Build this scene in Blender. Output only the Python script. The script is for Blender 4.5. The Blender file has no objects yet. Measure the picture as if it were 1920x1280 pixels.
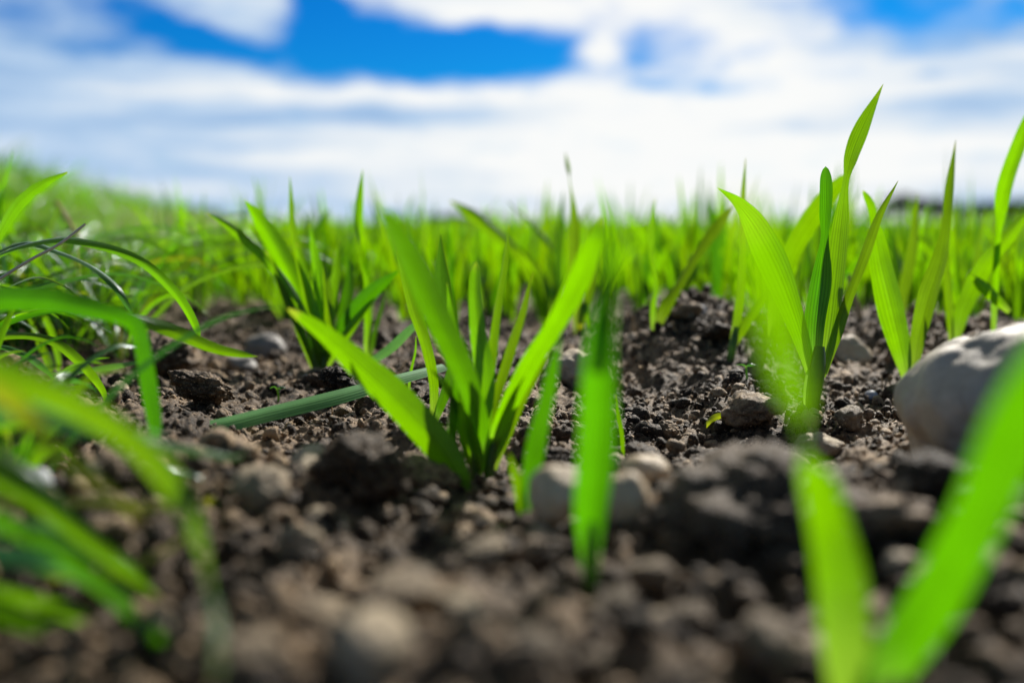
import bpy, math, random
import numpy as np
from mathutils import Vector, Matrix, noise as mnoise

# ------------------------------------------------------------------ camera, sky, sun, exposure
SC = bpy.context.scene
COL = SC.collection
RND = random.Random(7)
CAM_Z = 0.078
FPX = 35.0 / 36.0 * 1920.0
PITCH = math.atan(225.0 / FPX)

cam_data = bpy.data.cameras.new('camera')
cam = bpy.data.objects.new('camera', cam_data)
COL.objects.link(cam)
cam.location = (0, 0, CAM_Z)
cam.rotation_euler = (math.pi / 2 - PITCH, 0, 0)
cam_data.lens = 35.0
cam_data.sensor_width = 36.0
cam_data.clip_start = 0.004
cam_data.clip_end = 6000.0
cam_data.dof.use_dof = True
cam_data.dof.focus_distance = 0.395
cam_data.dof.aperture_fstop = 4.5
cam_data.dof.aperture_blades = 9
SC.camera = cam

SC.view_settings.view_transform = 'Standard'
SC.view_settings.look = 'None'
SC.view_settings.gamma = 1.0
SC.view_settings.exposure = 0.45
SC.cycles.use_denoising = True
SC.cycles.max_bounces = 10
SC.cycles.diffuse_bounces = 5
SC.cycles.transmission_bounces = 6
SC.cycles.sample_clamp_indirect = 6.0
SC.cycles.caustics_reflective = False
SC.cycles.caustics_refractive = False

SUN_AZ, SUN_EL = math.radians(27), math.radians(35)
SUN_DIR = Vector((math.sin(SUN_AZ) * math.cos(SUN_EL), math.cos(SUN_AZ) * math.cos(SUN_EL), math.sin(SUN_EL)))
sun_data = bpy.data.lights.new('sun', 'SUN')
sun_data.energy = 5.0
sun_data.angle = math.radians(0.5)
sun_data.color = (1.0, 0.945, 0.86)
sun = bpy.data.objects.new('sun', sun_data)
COL.objects.link(sun)
sun.rotation_euler = (-SUN_DIR).to_track_quat('-Z', 'Y').to_euler()


class NB:
    """small helper that writes shader nodes"""
    def __init__(self, tree):
        self.t = tree

    def n(self, kind, **kw):
        nd = self.t.nodes.new(kind)
        for k, v in kw.items():
            setattr(nd, k, v)
        return nd

    def put(self, sock, v):
        if isinstance(v, bpy.types.NodeSocket):
            self.t.links.new(v, sock)
        else:
            sock.default_value = v

    def m(self, op, a, b=0.0, c=None, clamp=False):
        nd = self.n('ShaderNodeMath', operation=op, use_clamp=clamp)
        self.put(nd.inputs[0], a)
        self.put(nd.inputs[1], b)
        if c is not None:
            self.put(nd.inputs[2], c)
        return nd.outputs[0]

    def mix(self, f, a, b, blend='MIX'):
        nd = self.n('ShaderNodeMix', data_type='RGBA', blend_type=blend)
        self.put(nd.inputs[0], f)
        self.put(nd.inputs[6], a)
        self.put(nd.inputs[7], b)
        return nd.outputs[2]

    def noise(self, vec, scale, detail=4.0, rough=0.5, dist=0.0, col=False):
        nd = self.n('ShaderNodeTexNoise')
        if vec is not None:
            self.put(nd.inputs['Vector'], vec)
        nd.inputs['Scale'].default_value = scale
        nd.inputs['Detail'].default_value = detail
        nd.inputs['Roughness'].default_value = rough
        nd.inputs['Distortion'].default_value = dist
        return nd.outputs['Color' if col else 'Fac']

    def ramp(self, f, stops, interp='LINEAR'):
        nd = self.n('ShaderNodeValToRGB')
        nd.color_ramp.interpolation = interp
        el = nd.color_ramp.elements
        while len(el) < len(stops):
            el.new(0.5)
        for e, (p, c) in zip(el, stops):
            e.position = p
            e.color = c if len(c) == 4 else (*c, 1)
        self.put(nd.inputs[0], f)
        return nd.outputs[0]

    def smooth(self, v, lo, hi, a=0.0, b=1.0):
        nd = self.n('ShaderNodeMapRange', interpolation_type='SMOOTHSTEP')
        self.put(nd.inputs[0], v)
        for i, x in enumerate((lo, hi, a, b)):
            nd.inputs[i + 1].default_value = x
        return nd.outputs[0]

    def comb(self, x, y, z):
        nd = self.n('ShaderNodeCombineXYZ')
        for s, v in zip(nd.inputs, (x, y, z)):
            self.put(s, v)
        return nd.outputs[0]


def build_world():
    w = bpy.data.worlds.new('World')
    SC.world = w
    w.use_nodes = True
    w.node_tree.nodes.clear()
    b = NB(w.node_tree)
    sky = b.n('ShaderNodeTexSky', sky_type='NISHITA')
    sky.sun_disc = False
    sky.sun_elevation = SUN_EL
    sky.sun_rotation = SUN_AZ
    sky.air_density = 1.0
    sky.dust_density = 0.3
    sky.ozone_density = 3.0
    hs = b.n('ShaderNodeHueSaturation')
    hs.inputs['Saturation'].default_value = 1.45
    hs.inputs['Value'].default_value = 1.0
    b.put(hs.inputs['Color'], sky.outputs[0])

    tc = b.n('ShaderNodeTexCoord')
    sp = b.n('ShaderNodeSeparateXYZ')
    b.put(sp.inputs[0], tc.outputs['Generated'])
    grade = b.mix(b.smooth(sp.outputs[2], 0.20, 0.45), (0.03, 0.52, 0.92, 1), (0.9, 0.85, 0.8, 1))
    blue = b.mix(1.0, hs.outputs[0], grade, 'MULTIPLY')
    az0 = b.m('ARCTAN2', sp.outputs[0], sp.outputs[1])
    el0 = b.m('ARCSINE', sp.outputs[2])
    # organic edges: shift the directions by a noise, stretched sideways like high cloud sheets
    wv = b.comb(b.m('MULTIPLY', az0, 5.0), b.m('MULTIPLY', el0, 11.0), 0.37)
    wn = b.n('ShaderNodeTexNoise')
    b.put(wn.inputs['Vector'], wv)
    wn.inputs['Scale'].default_value = 2.2
    wn.inputs['Detail'].default_value = 5.0
    wn.inputs['Roughness'].default_value = 0.55
    ws = b.n('ShaderNodeSeparateColor')
    b.put(ws.inputs[0], wn.outputs['Color'])
    az = b.m('ADD', az0, b.m('MULTIPLY', b.m('SUBTRACT', ws.outputs[0], 0.5), 0.060))
    el = b.m('ADD', el0, b.m('MULTIPLY', b.m('SUBTRACT', ws.outputs[1], 0.5), 0.022))

    def ang(px, py):            # where a feature stands, as azimuth and elevation
        return math.atan((px - 960) / FPX), math.atan((415 - py) / FPX)

    def blob(px, py, rx, ry, tilt=0.0, amp=1.0, hard=1.0):
        a0, e0 = ang(px, py)
        ct, st = math.cos(math.radians(tilt)), math.sin(math.radians(tilt))
        da, de = b.m('SUBTRACT', az, a0), b.m('SUBTRACT', el, e0)
        u = b.m('ADD', b.m('MULTIPLY', da, ct * FPX / rx), b.m('MULTIPLY', de, st * FPX / rx))
        v = b.m('ADD', b.m('MULTIPLY', da, -st * FPX / ry), b.m('MULTIPLY', de, ct * FPX / ry))
        q = b.m('ADD', b.m('MULTIPLY', u, u), b.m('MULTIPLY', v, v))
        if hard > 1.0:
            q = b.m('POWER', q, 1.0 + 0.4 * (hard - 1.0))
        return b.m('MULTIPLY', b.m('EXPONENT', b.m('MULTIPLY', q, -1.0)), amp)

    def total(items):
        s = items[0]
        for i in items[1:]:
            s = b.m('ADD', s, i)
        return s

    gaps = total([
        blob(730, 96, 235, 66, -3, 1.5, 2.2), blob(930, 120, 190, 46, 0, 1.2, 1.8),
        blob(605, 60, 60, 90, 0, 1.1, 1.5),
        blob(385, 98, 150, 32, -17, 1.3, 1.6), blob(245, 122, 60, 16, 0, 0.5),
        blob(590, 10, 60, 24, -20, 0.8, 1.3),
        blob(1060, 0, 60, 10, 0, 0.45), blob(1190, 110, 170, 58, -6, 0.72, 1.5), blob(1270, 100, 70, 26, 0, 0.15),
        blob(1345, 182, 80, 14, 0, 0.7, 1.3), blob(1225, 172, 40, 10, 0, 0.5),
        blob(140, 60, 400, 78, -4, 0.52, 1.5), blob(60, 105, 180, 30, -10, 0.22),
        blob(1610, 12, 150, 84, -18, 0.74, 1.3), blob(1760, 60, 200, 70, 0, 0.60, 1.2), blob(1870, 70, 40, 22, 0, 0.5),
    ])
    whites = total([
        blob(1120, 108, 50, 26, 0, 1.25, 1.6), blob(830, 45, 75, 30, 0, 0.62), blob(930, 35, 80, 22, 0, 0.7),
        blob(525, 66, 60, 50, 35, 0.45, 1.0), blob(430, 36, 120, 36, -10, 0.30),
    ])
    streak = b.noise(b.comb(b.m('MULTIPLY', az, 3.2), b.m('MULTIPLY', el, 26.0), 1.9), 2.0, 5.0, 0.55)
    puff = b.noise(b.comb(b.m('MULTIPLY', az, 6.0), b.m('MULTIPLY', el, 13.0), 4.2), 3.6, 6.0, 0.6)
    fine = b.m('MULTIPLY', b.m('SUBTRACT', puff, 0.5), 1.5)
    cov = b.m('ADD', b.m('SUBTRACT', b.m('SUBTRACT', 1.08, gaps), b.m('MULTIPLY', fine, -1.0)), whites)
    # unseen cloud cover overhead and behind, invented to steer the fill light
    up = b.smooth(el0, 0.26, 0.5)
    fill_deck = b.noise(tc.outputs['Generated'], 3.0, 6.0, 0.55)
    cov = b.m('ADD', cov, b.m('MULTIPLY', up, b.m('SUBTRACT', b.m('MULTIPLY', fill_deck, 2.6), 1.25)))
    back = b.smooth(sp.outputs[1], -0.15, 0.35, 1.0, 0.0)
    cov = b.m('ADD', cov, b.m('MULTIPLY', back, b.m('SUBTRACT', b.m('MULTIPLY', fill_deck, 3.0), 2.3)))
    cover = b.smooth(cov, -0.15, 1.08)

    shade = total([
        blob(1230, 90, 420, 210, 0, 0.55, 1.4), blob(1330, 260, 330, 170, 0, 0.35, 1.2), blob(760, 178, 340, 22, 2, 0.42),
        blob(1050, 330, 420, 55, 0, 0.30), blob(1750, 330, 260, 90, 0, 0.22), blob(430, 190, 180, 26, -3, 0.16),
        blob(620, 300, 260, 24, 0, 0.2),
        b.m('MULTIPLY', blob(0, 130, 430, 240, 0, 0.32, 1.3), -1.0),
        b.m('MULTIPLY', blob(640, 225, 330, 17, 2, 0.42), -1.0), b.m('MULTIPLY', blob(900, 235, 120, 12, -6, 0.25), -1.0),
        b.m('MULTIPLY', blob(1440, 245, 170, 20, 4, 0.42), -1.0), b.m('MULTIPLY', blob(1800, 225, 190, 22, 0, 0.28), -1.0),
        b.m('MULTIPLY', blob(420, 320, 220, 14, 0, 0.32), -1.0), b.m('MULTIPLY', blob(700, 375, 500, 24, 0, 0.18), -1.0),
        b.m('MULTIPLY', blob(1710, 60, 230, 90, 0, 0.62), -1.0), b.m('MULTIPLY', blob(1720, 165, 18, 10, 0, 0.4), -1.0),
        b.m('MULTIPLY', blob(1860, 375, 160, 14, 0, 0.5), -1.0),
    ])
    bright = b.m('ADD', b.m('ADD', 0.58, b.m('MULTIPLY', b.m('SUBTRACT', streak, 0.5), 1.5)), shade, clamp=True)
    cloud = b.ramp(bright, [(0.0, (3.1, 5.0, 7.9)), (0.35, (5.2, 6.9, 9.1)), (0.68, (8.3, 9.0, 9.7)), (1.0, (10.2, 10.3, 10.2))])
    # the unseen clouds overhead and behind are dimmed for a weaker, neutral fill
    dim = b.mix(b.m('MAXIMUM', b.smooth(el0, 0.28, 0.6), back), (1, 1, 1, 1), (0.27, 0.25, 0.22, 1))
    colr = b.mix(cover, blue, b.mix(1.0, cloud, dim, 'MULTIPLY'))
    bg = b.n('ShaderNodeBackground')
    b.put(bg.inputs['Color'], colr)
    bg.inputs['Strength'].default_value = 0.069
    out = b.n('ShaderNodeOutputWorld')
    b.put(out.inputs['Surface'], bg.outputs[0])


build_world()

# ------------------------------------------------------------------ picture rays -> places on the ground
C0 = np.array([0, 0, CAM_Z])
FWD = np.array([0, math.cos(PITCH), -math.sin(PITCH)])
UPV = np.array([0, math.sin(PITCH), math.cos(PITCH)])
RGT = np.array([1.0, 0, 0])


def at(px, py, d):
    return C0 + d * (FWD + RGT * ((px - 960) / FPX) + UPV * ((640 - py) / FPX))


def h01(ix, iy, seed):
    ix = ix.astype(np.int64).astype(np.uint64)
    iy = iy.astype(np.int64).astype(np.uint64)
    h = ix * np.uint64(374761393) + iy * np.uint64(668265263) + np.uint64(seed * 2246822519 + 97)
    h &= np.uint64(0xffffffff)
    h = (h ^ (h >> np.uint64(13))) * np.uint64(1274126177) & np.uint64(0xffffffff)
    h = (h ^ (h >> np.uint64(16))) * np.uint64(2246822519) & np.uint64(0xffffffff)
    h ^= h >> np.uint64(15)
    return h.astype(np.float64) / 4294967295.0


def vnoise(x, y, seed):
    ix, iy = np.floor(x), np.floor(y)
    fx, fy = x - ix, y - iy
    fx, fy = fx * fx * fx * (fx * (fx * 6 - 15) + 10), fy * fy * fy * (fy * (fy * 6 - 15) + 10)
    a, b_ = h01(ix, iy, seed), h01(ix + 1, iy, seed)
    c, d = h01(ix, iy + 1, seed), h01(ix + 1, iy + 1, seed)
    return (a + (b_ - a) * fx) * (1 - fy) + (c + (d - c) * fx) * fy - 0.5


def fbm(x, y, seed, octaves=4, gain=0.5):
    s, a = 0.0, 1.0
    for i in range(octaves):
        s = s + a * vnoise(x, y, seed + i)
        x, y, a = x * 2.03 + 7.1, y * 2.03 + 3.7, a * gain
    return s


def worley(x, y, seed):
    ix, iy = np.floor(x), np.floor(y)
    best = np.full(np.shape(x), 9.0)
    for dx in (-1, 0, 1):
        for dy in (-1, 0, 1):
            cx, cy = ix + dx, iy + dy
            px = cx + 0.1 + 0.8 * h01(cx, cy, seed)
            py = cy + 0.1 + 0.8 * h01(cx, cy, seed + 5)
            r = 0.65 + 0.7 * h01(cx, cy, seed + 9)
            best = np.minimum(best, ((px - x) ** 2 + (py - y) ** 2) / (r * r))
    return np.sqrt(best)


def gauss(x, y, cx, cy, sx, sy, h):
    return h * np.exp(-((x - cx) / sx) ** 2 - ((y - cy) / sy) ** 2)


def ground_low(x, y):
    """the lie of the land, without the crumbs"""
    x, y = np.asarray(x, float), np.asarray(y, float)
    near = 1.0 / (1.0 + (y / 2.5) ** 2)
    h = near * 0.0105 * fbm(x / 0.075, y / 0.085, 11, 3)
    h = h + gauss(x, y, 0.112, 0.57, 0.060, 0.065, 0.029) - gauss(x, y, 0.045, 0.50, 0.035, 0.06, 0.007)
    h = h + gauss(x, y, -0.090, 0.262, 0.062, 0.026, 0.010) + gauss(x, y, 0.045, 0.245, 0.03, 0.03, 0.004)
    h = h + gauss(x, y, -0.30, 0.66, 0.10, 0.06, 0.010) + gauss(x, y, 0.26, 0.60, 0.10, 0.10, 0.012)
    bank = np.clip((-(x + 0.20 + 0.22 * y)) / 0.55, 0, 1)
    h = h + 0.145 * bank * bank * (3 - 2 * bank) * np.clip((y - 0.25) / 0.6, 0, 1)
    return h


def hit(px, py):
    """first point where the ray through a place in the photo meets the land"""
    v = FWD + RGT * ((px - 960) / FPX) + UPV * ((640 - py) / FPX)
    t = np.concatenate([np.linspace(0.09, 1.5, 3000), np.geomspace(1.5, 60, 2000)])
    P = C0[None] + t[:, None] * v[None]
    below = P[:, 2] <= ground_full(P[:, 0], P[:, 1])
    i = int(np.argmax(below)) if below.any() else len(t) - 1
    p = C0 + t[i] * v
    p[2] = float(ground_full(p[0:1], p[1:2])[0])
    return p, float(t[i])


# ------------------------------------------------------------------ mesh and object helpers
def tag(o, label=None, cat=None, group=None, kind=None):
    if label: o['label'] = label
    if cat: o['category'] = cat
    if group: o['group'] = group
    if kind: o['kind'] = kind
    return o


def make_mesh(name, verts, faces, mat, uv=None, tone=None, smooth=True):
    """faces: an (n,3) or (n,4) array, or a list of such arrays"""
    me = bpy.data.meshes.new(name)
    verts = np.asarray(verts, np.float32)
    groups = faces if isinstance(faces, list) else [faces]
    groups = [np.asarray(g, np.int32) for g in groups if len(g)]
    me.vertices.add(len(verts))
    me.vertices.foreach_set('co', verts.ravel())
    idx = np.concatenate([g.ravel() for g in groups])
    size = np.concatenate([np.full(len(g), g.shape[1], np.int32) for g in groups])
    start = np.concatenate([[0], np.cumsum(size)[:-1]]).astype(np.int32)
    me.loops.add(len(idx))
    me.loops.foreach_set('vertex_index', idx)
    me.polygons.add(len(size))
    me.polygons.foreach_set('loop_start', start)
    if smooth:
        me.polygons.foreach_set('use_smooth', np.ones(len(size), bool))
    if uv is not None:
        l = me.uv_layers.new(name='UVMap')
        l.data.foreach_set('uv', np.asarray(uv, np.float32)[idx].ravel())
    if tone is not None:
        at_ = me.attributes.new('tone', 'FLOAT', 'POINT')
        at_.data.foreach_set('value', np.asarray(tone, np.float32))
    me.materials.append(mat)
    me.update(calc_edges=True)
    me.validate()
    return me


def link(name, data, parent=None, loc=None):
    o = bpy.data.objects.new(name, data)
    COL.objects.link(o)
    if parent is not None:
        o.parent = parent
    if loc is not None:
        o.location = loc
    return o


def catmull(P, n):
    P = np.asarray(P, float)
    if len(P) == 2:
        t = np.linspace(0, 1, n)[:, None]
        return P[0] * (1 - t) + P[1] * t
    E = np.vstack([2 * P[0] - P[1], P, 2 * P[-1] - P[-2]])
    s = np.linspace(0, len(P) - 1 - 1e-9, n)
    i = s.astype(int)
    u = (s - i)[:, None]
    a, b_, c, d = E[i], E[i + 1], E[i + 2], E[i + 3]
    return 0.5 * (2 * b_ + (c - a) * u + (2 * a - 5 * b_ + 4 * c - d) * u ** 2 + (3 * b_ - a - 3 * c + d) * u ** 3)


def blade_geo(pts, widths, rolls, fold=0.16, n=36, na=7, round_tip=False, wave=0.0, seed=0):
    """a leaf as a cupped ribbon along a spline: vertices, quads, uv"""
    K = catmull(np.column_stack([pts, widths, rolls]), n)
    P, W, R = K[:, :3], np.maximum(K[:, 3], 0.0), np.radians(K[:, 4])
    t = np.linspace(0, 1, n)
    if round_tip:
        k = np.clip((t - 0.90) / 0.10, 0, 1)
        W = W * np.sqrt(np.maximum(1 - k * k, 0.0004))
    T = np.gradient(P, axis=0)
    T /= np.linalg.norm(T, axis=1)[:, None] + 1e-12
    # carry the cross direction along the spline so that it never flips
    w = np.cross(T[0], np.array([0, 1.0, 0.15]))
    if np.linalg.norm(w) < 0.05:
        w = np.array([1.0, 0, 0])
    S = np.zeros_like(P)
    for i in range(n):
        w = w - T[i] * np.dot(w, T[i])
        w = w / (np.linalg.norm(w) + 1e-12)
        S[i] = w
    N = np.cross(S, T)
    S, N = S * np.cos(R)[:, None] + N * np.sin(R)[:, None], N * np.cos(R)[:, None] - S * np.sin(R)[:, None]
    s = np.linspace(-1, 1, na)
    rng = np.random.RandomState(seed)
    ph = rng.rand(3) * 6.28
    V = np.zeros((n, na, 3))
    for j, sj in enumerate(s):
        edge = 1.0 + wave * sj * sj * np.sin(t * 17 + ph[0] + 2.2 * sj)
        cup = fold * (abs(sj) ** 1.4) + wave * 0.5 * sj * np.sin(t * 11 + ph[1])
        V[:, j] = P + S * (W * 0.5 * sj * edge)[:, None] + N * (W * cup)[:, None]
    uv = np.zeros((n, na, 2))
    uv[:, :, 0] = (s[None] + 1) / 2
    uv[:, :, 1] = t[:, None]
    a = np.arange(n - 1)[:, None] * na + np.arange(na - 1)[None]
    F = np.stack([a, a + 1, a + na + 1, a + na], -1).reshape(-1, 4)
    return V.reshape(-1, 3), F, uv.reshape(-1, 2)


def tube_geo(pts, radii, n=14, na=9):
    K = catmull(np.column_stack([pts, radii]), n)
    P, R = K[:, :3], np.maximum(K[:, 3], 1e-5)
    T = np.gradient(P, axis=0)
    T /= np.linalg.norm(T, axis=1)[:, None] + 1e-12
    w = np.cross(T[0], [0.3, 1.0, 0.2])
    V = np.zeros((n, na, 3))
    th = np.linspace(0, 2 * math.pi, na, endpoint=False)
    for i in range(n):
        w = w - T[i] * np.dot(w, T[i])
        w /= np.linalg.norm(w)
        q = np.cross(T[i], w)
        V[i] = P[i] + R[i] * (np.cos(th)[:, None] * w + np.sin(th)[:, None] * q)
    uv = np.zeros((n, na, 2))
    uv[:, :, 0] = 0.5
    uv[:, :, 1] = np.linspace(0, 1, n)[:, None]
    i, j = np.arange(n - 1)[:, None], np.arange(na)[None]
    F = np.stack([i * na + j, i * na + (j + 1) % na, (i + 1) * na + (j + 1) % na, (i + 1) * na + j], -1).reshape(-1, 4)
    return V.reshape(-1, 3), F, uv.reshape(-1, 2)


def ico(sub):
    import bmesh
    bm = bmesh.new()
    bmesh.ops.create_icosphere(bm, subdivisions=sub, radius=1.0)
    V = np.array([v.co[:] for v in bm.verts])
    F = np.array([[v.index for v in f.verts] for f in bm.faces])
    bm.free()
    return V, F


ICO = {k: ico(k) for k in (1, 2, 3, 4, 5)}


def clod_geo(sub, seed, rough=0.30, lumps=0.20, fine=0.08):
    """a crumb of soil: a squashed knobbly aggregate of granules"""
    V, F = ICO[sub]
    r = random.Random(seed)
    off = Vector((r.uniform(-50, 50), r.uniform(-50, 50), r.uniform(-50, 50)))
    out = np.zeros_like(V)
    for i, v in enumerate(V):
        p = Vector(v)
        k = 1.0 + rough * 1.6 * mnoise.noise(p * 1.1 + off)
        if sub >= 2:
            d = mnoise.voronoi(p * 2.3 + off)[0]
            k += lumps * 1.3 * (0.5 - d[0])
        if sub >= 3:
            d = mnoise.voronoi(p * 5.5 + off)[0]
            k += lumps * 0.8 * (0.45 - d[0])
        if sub >= 4:
            d = mnoise.voronoi(p * 12.0 + off)[0]
            k += fine * 1.4 * (0.45 - d[0]) + fine * 0.6 * mnoise.noise(p * 22 + off)
        out[i] = v * k
    out *= np.array([r.uniform(0.85, 1.2), r.uniform(0.85, 1.2), r.uniform(0.65, 0.9)])
    return out, F


# ------------------------------------------------------------------ materials
def new_mat(name):
    m = bpy.data.materials.new(name)
    m.use_nodes = True
    m.node_tree.nodes.clear()
    return m, NB(m.node_tree)


def soil_material(name, dark, mid, pale, field=False):
    m, b = new_mat(name)
    geo = b.n('ShaderNodeNewGeometry')
    att = b.n('ShaderNodeAttribute', attribute_name='tone')
    oi = b.n('ShaderNodeObjectInfo')
    pos = geo.outputs['Position']
    tone = b.m('ADD', att.outputs['Fac'], oi.outputs['Random'])
    n1 = b.noise(pos, 38.0, 5.0, 0.6)
    n2 = b.noise(pos, 420.0, 4.0, 0.65)
    n0 = b.noise(pos, 11.0, 3.0, 0.5, 0.6)
    v = b.m('ADD', b.m('MULTIPLY', b.m('SUBTRACT', n0, 0.5), 0.5), b.m('ADD', b.m('ADD', b.m('MULTIPLY', n1, 0.55), b.m('MULTIPLY', n2, 0.55)), b.m('MULTIPLY', b.m('SUBTRACT', b.m('FRACT', tone), 0.5), 0.50)))
    col = b.ramp(v, [(0.30, dark), (0.55, mid), (0.82, pale)])
    n3 = b.noise(pos, 1500.0, 2.0, 0.5)
    col = b.mix(b.smooth(n3, 0.60, 0.72, 0.0, 0.55), col, (*[min(1, c * 1.9) for c in pale], 1))
    if field:
        sp = b.n('ShaderNodeSeparateXYZ')
        b.put(sp.inputs[0], pos)
        f = b.smooth(b.m('ADD', sp.outputs[1], b.m('MULTIPLY', b.noise(pos, 0.6, 3.0), 6.0)), 11.0, 20.0)
        gcol = b.mix(b.noise(pos, 1.3, 5.0), (0.03, 0.10, 0.008, 1), (0.07, 0.20, 0.012, 1))
        col = b.mix(f, col, gcol)
    bump = b.n('ShaderNodeBump')
    bump.inputs['Strength'].default_value = 0.9
    bump.inputs['Distance'].default_value = 0.0016
    b.put(bump.inputs['Height'], b.m('ADD', b.noise(pos, 900.0, 5.0, 0.7), b.m('MULTIPLY', n2, 0.8)))
    p = b.n('ShaderNodeBsdfPrincipled')
    b.put(p.inputs['Base Color'], col)
    b.put(p.inputs['Normal'], bump.outputs[0])
    p.inputs['Roughness'].default_value = 0.62
    p.inputs['Specular IOR Level'].default_value = 0.30
    o = b.n('ShaderNodeOutputMaterial')
    b.put(o.inputs[0], p.outputs[0])
    return m


def leaf_material(name, refl, trans, base_trans, tip=None, veins=26.0, gloss=0.32, fac=0.58, sheen=0.30, hue=0.5):
    """a thin living leaf: diffuse reflection, light passing through, a waxy sheen, lengthwise veins"""
    m, b = new_mat(name)
    uv = b.n('ShaderNodeUVMap')
    sp = b.n('ShaderNodeSeparateXYZ')
    b.put(sp.inputs[0], uv.outputs[0])
    U, V = sp.outputs[0], sp.outputs[1]
    att = b.n('ShaderNodeAttribute', attribute_name='tone')
    oi = b.n('ShaderNodeObjectInfo')
    rnd = b.m('FRACT', b.m('ADD', att.outputs['Fac'], oi.outputs['Random']))
    geo = b.n('ShaderNodeNewGeometry')
    vein = b.m('POWER', b.m('ABSOLUTE', b.m('SINE', b.m('MULTIPLY', U, veins))), 0.6)
    mid = b.smooth(b.m('ABSOLUTE', b.m('SUBTRACT', U, 0.5)), 0.0, 0.055, 0.72, 1.0)
    long_noise = b.noise(b.comb(b.m('MULTIPLY', U, 14.0), b.m('MULTIPLY', V, 1.6), b.m('MULTIPLY', rnd, 40.0)), 1.6, 4.0, 0.6)
    blot = b.noise(geo.outputs['Position'], 130.0, 4.0, 0.6)
    var = b.m('MULTIPLY', b.m('ADD', b.m('MULTIPLY', vein, 0.50), 0.58), mid)
    var = b.m('MULTIPLY', var, b.m('ADD', 0.46, b.m('ADD', b.m('MULTIPLY', long_noise, 0.70), b.m('MULTIPLY', blot, 0.42))))
    var = b.m('MULTIPLY', var, b.m('ADD', 0.72, b.m('MULTIPLY', rnd, 0.46)))
    foot = b.smooth(V, 0.02, 0.20, 1.0, 0.0)
    tr = b.mix(b.m('MULTIPLY', foot, 0.6), (*trans, 1), (*base_trans, 1))
    rf = b.mix(b.m('MULTIPLY', foot, 0.8), (*refl, 1), tuple(c * 0.55 for c in base_trans) + (1,))
    if tip:
        far = b.smooth(b.m('ADD', V, b.m('MULTIPLY', b.m('SUBTRACT', blot, 0.5), 0.2)), 0.94, 1.02)
        tr = b.mix(far, tr, (*tip, 1))
        rf = b.mix(far, rf, tuple(c * 0.6 for c in tip) + (1,))
    hs = b.n('ShaderNodeHueSaturation')
    b.put(hs.inputs['Hue'], b.m('ADD', hue - 0.012, b.m('MULTIPLY', rnd, 0.024)))
    b.put(hs.inputs['Color'], tr)
    b.put(hs.inputs['Value'], var)
    hr = b.n('ShaderNodeHueSaturation')
    b.put(hr.inputs['Color'], rf)
    b.put(hr.inputs['Value'], var)
    bump = b.n('ShaderNodeBump')
    bump.inputs['Strength'].default_value = 0.35
    bump.inputs['Distance'].default_value = 0.0003
    b.put(bump.inputs['Height'], vein)
    d = b.n('ShaderNodeBsdfDiffuse')
    b.put(d.inputs[0], hr.outputs[0])
    b.put(d.inputs['Normal'], bump.outputs[0])
    t = b.n('ShaderNodeBsdfTranslucent')
    b.put(t.inputs[0], hs.outputs[0])
    g = b.n('ShaderNodeBsdfGlossy')
    g.inputs['Color'].default_value = (0.9, 0.95, 1.0, 1)
    g.inputs['Roughness'].default_value = gloss
    b.put(g.inputs['Normal'], bump.outputs[0])
    lw = b.n('ShaderNodeLayerWeight')
    lw.inputs['Blend'].default_value = 0.5
    gf = b.m('ADD', 0.018, b.m('MULTIPLY', b.m('POWER', lw.outputs['Facing'], 3.0), sheen))
    m1 = b.n('ShaderNodeMixShader')
    m1.inputs[0].default_value = fac
    b.put(m1.inputs[1], d.outputs[0])
    b.put(m1.inputs[2], t.outputs[0])
    m2 = b.n('ShaderNodeMixShader')
    b.put(m2.inputs[0], gf)
    b.put(m2.inputs[1], m1.outputs[0])
    b.put(m2.inputs[2], g.outputs[0])
    o = b.n('ShaderNodeOutputMaterial')
    b.put(o.inputs[0], m2.outputs[0])
    return m


def stone_material(name, dark, pale, spots):
    m, b = new_mat(name)
    tc = b.n('ShaderNodeTexCoord')
    pos = tc.outputs['Object']
    n1 = b.noise(pos, 60.0, 5.0, 0.6)
    n2 = b.noise(pos, 380.0, 5.0, 0.7)
    col = b.ramp(b.m('ADD', b.m('MULTIPLY', n1, 0.6), b.m('MULTIPLY', n2, 0.4)), [(0.34, dark), (0.66, pale)])
    col = b.mix(b.smooth(b.noise(pos, 90.0, 3.0, 0.6, 1.5), 0.56, 0.76, 0.0, 0.45), col, (*spots, 1))
    bump = b.n('ShaderNodeBump')
    bump.inputs['Strength'].default_value = 0.5
    bump.inputs['Distance'].default_value = 0.0008
    b.put(bump.inputs['Height'], b.m('ADD', n2, n1))
    p = b.n('ShaderNodeBsdfPrincipled')
    b.put(p.inputs['Base Color'], col)
    b.put(p.inputs['Normal'], bump.outputs[0])
    p.inputs['Roughness'].default_value = 0.6
    o = b.n('ShaderNodeOutputMaterial')
    b.put(o.inputs[0], p.outputs[0])
    return m


def plain_material(name, c1, c2, scale, rough=0.8):
    m, b = new_mat(name)
    tc = b.n('ShaderNodeTexCoord')
    col = b.mix(b.noise(tc.outputs['Object'], scale, 5.0, 0.6), (*c1, 1), (*c2, 1))
    p = b.n('ShaderNodeBsdfPrincipled')
    b.put(p.inputs['Base Color'], col)
    p.inputs['Roughness'].default_value = rough
    o = b.n('ShaderNodeOutputMaterial')
    b.put(o.inputs[0], p.outputs[0])
    return m


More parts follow.
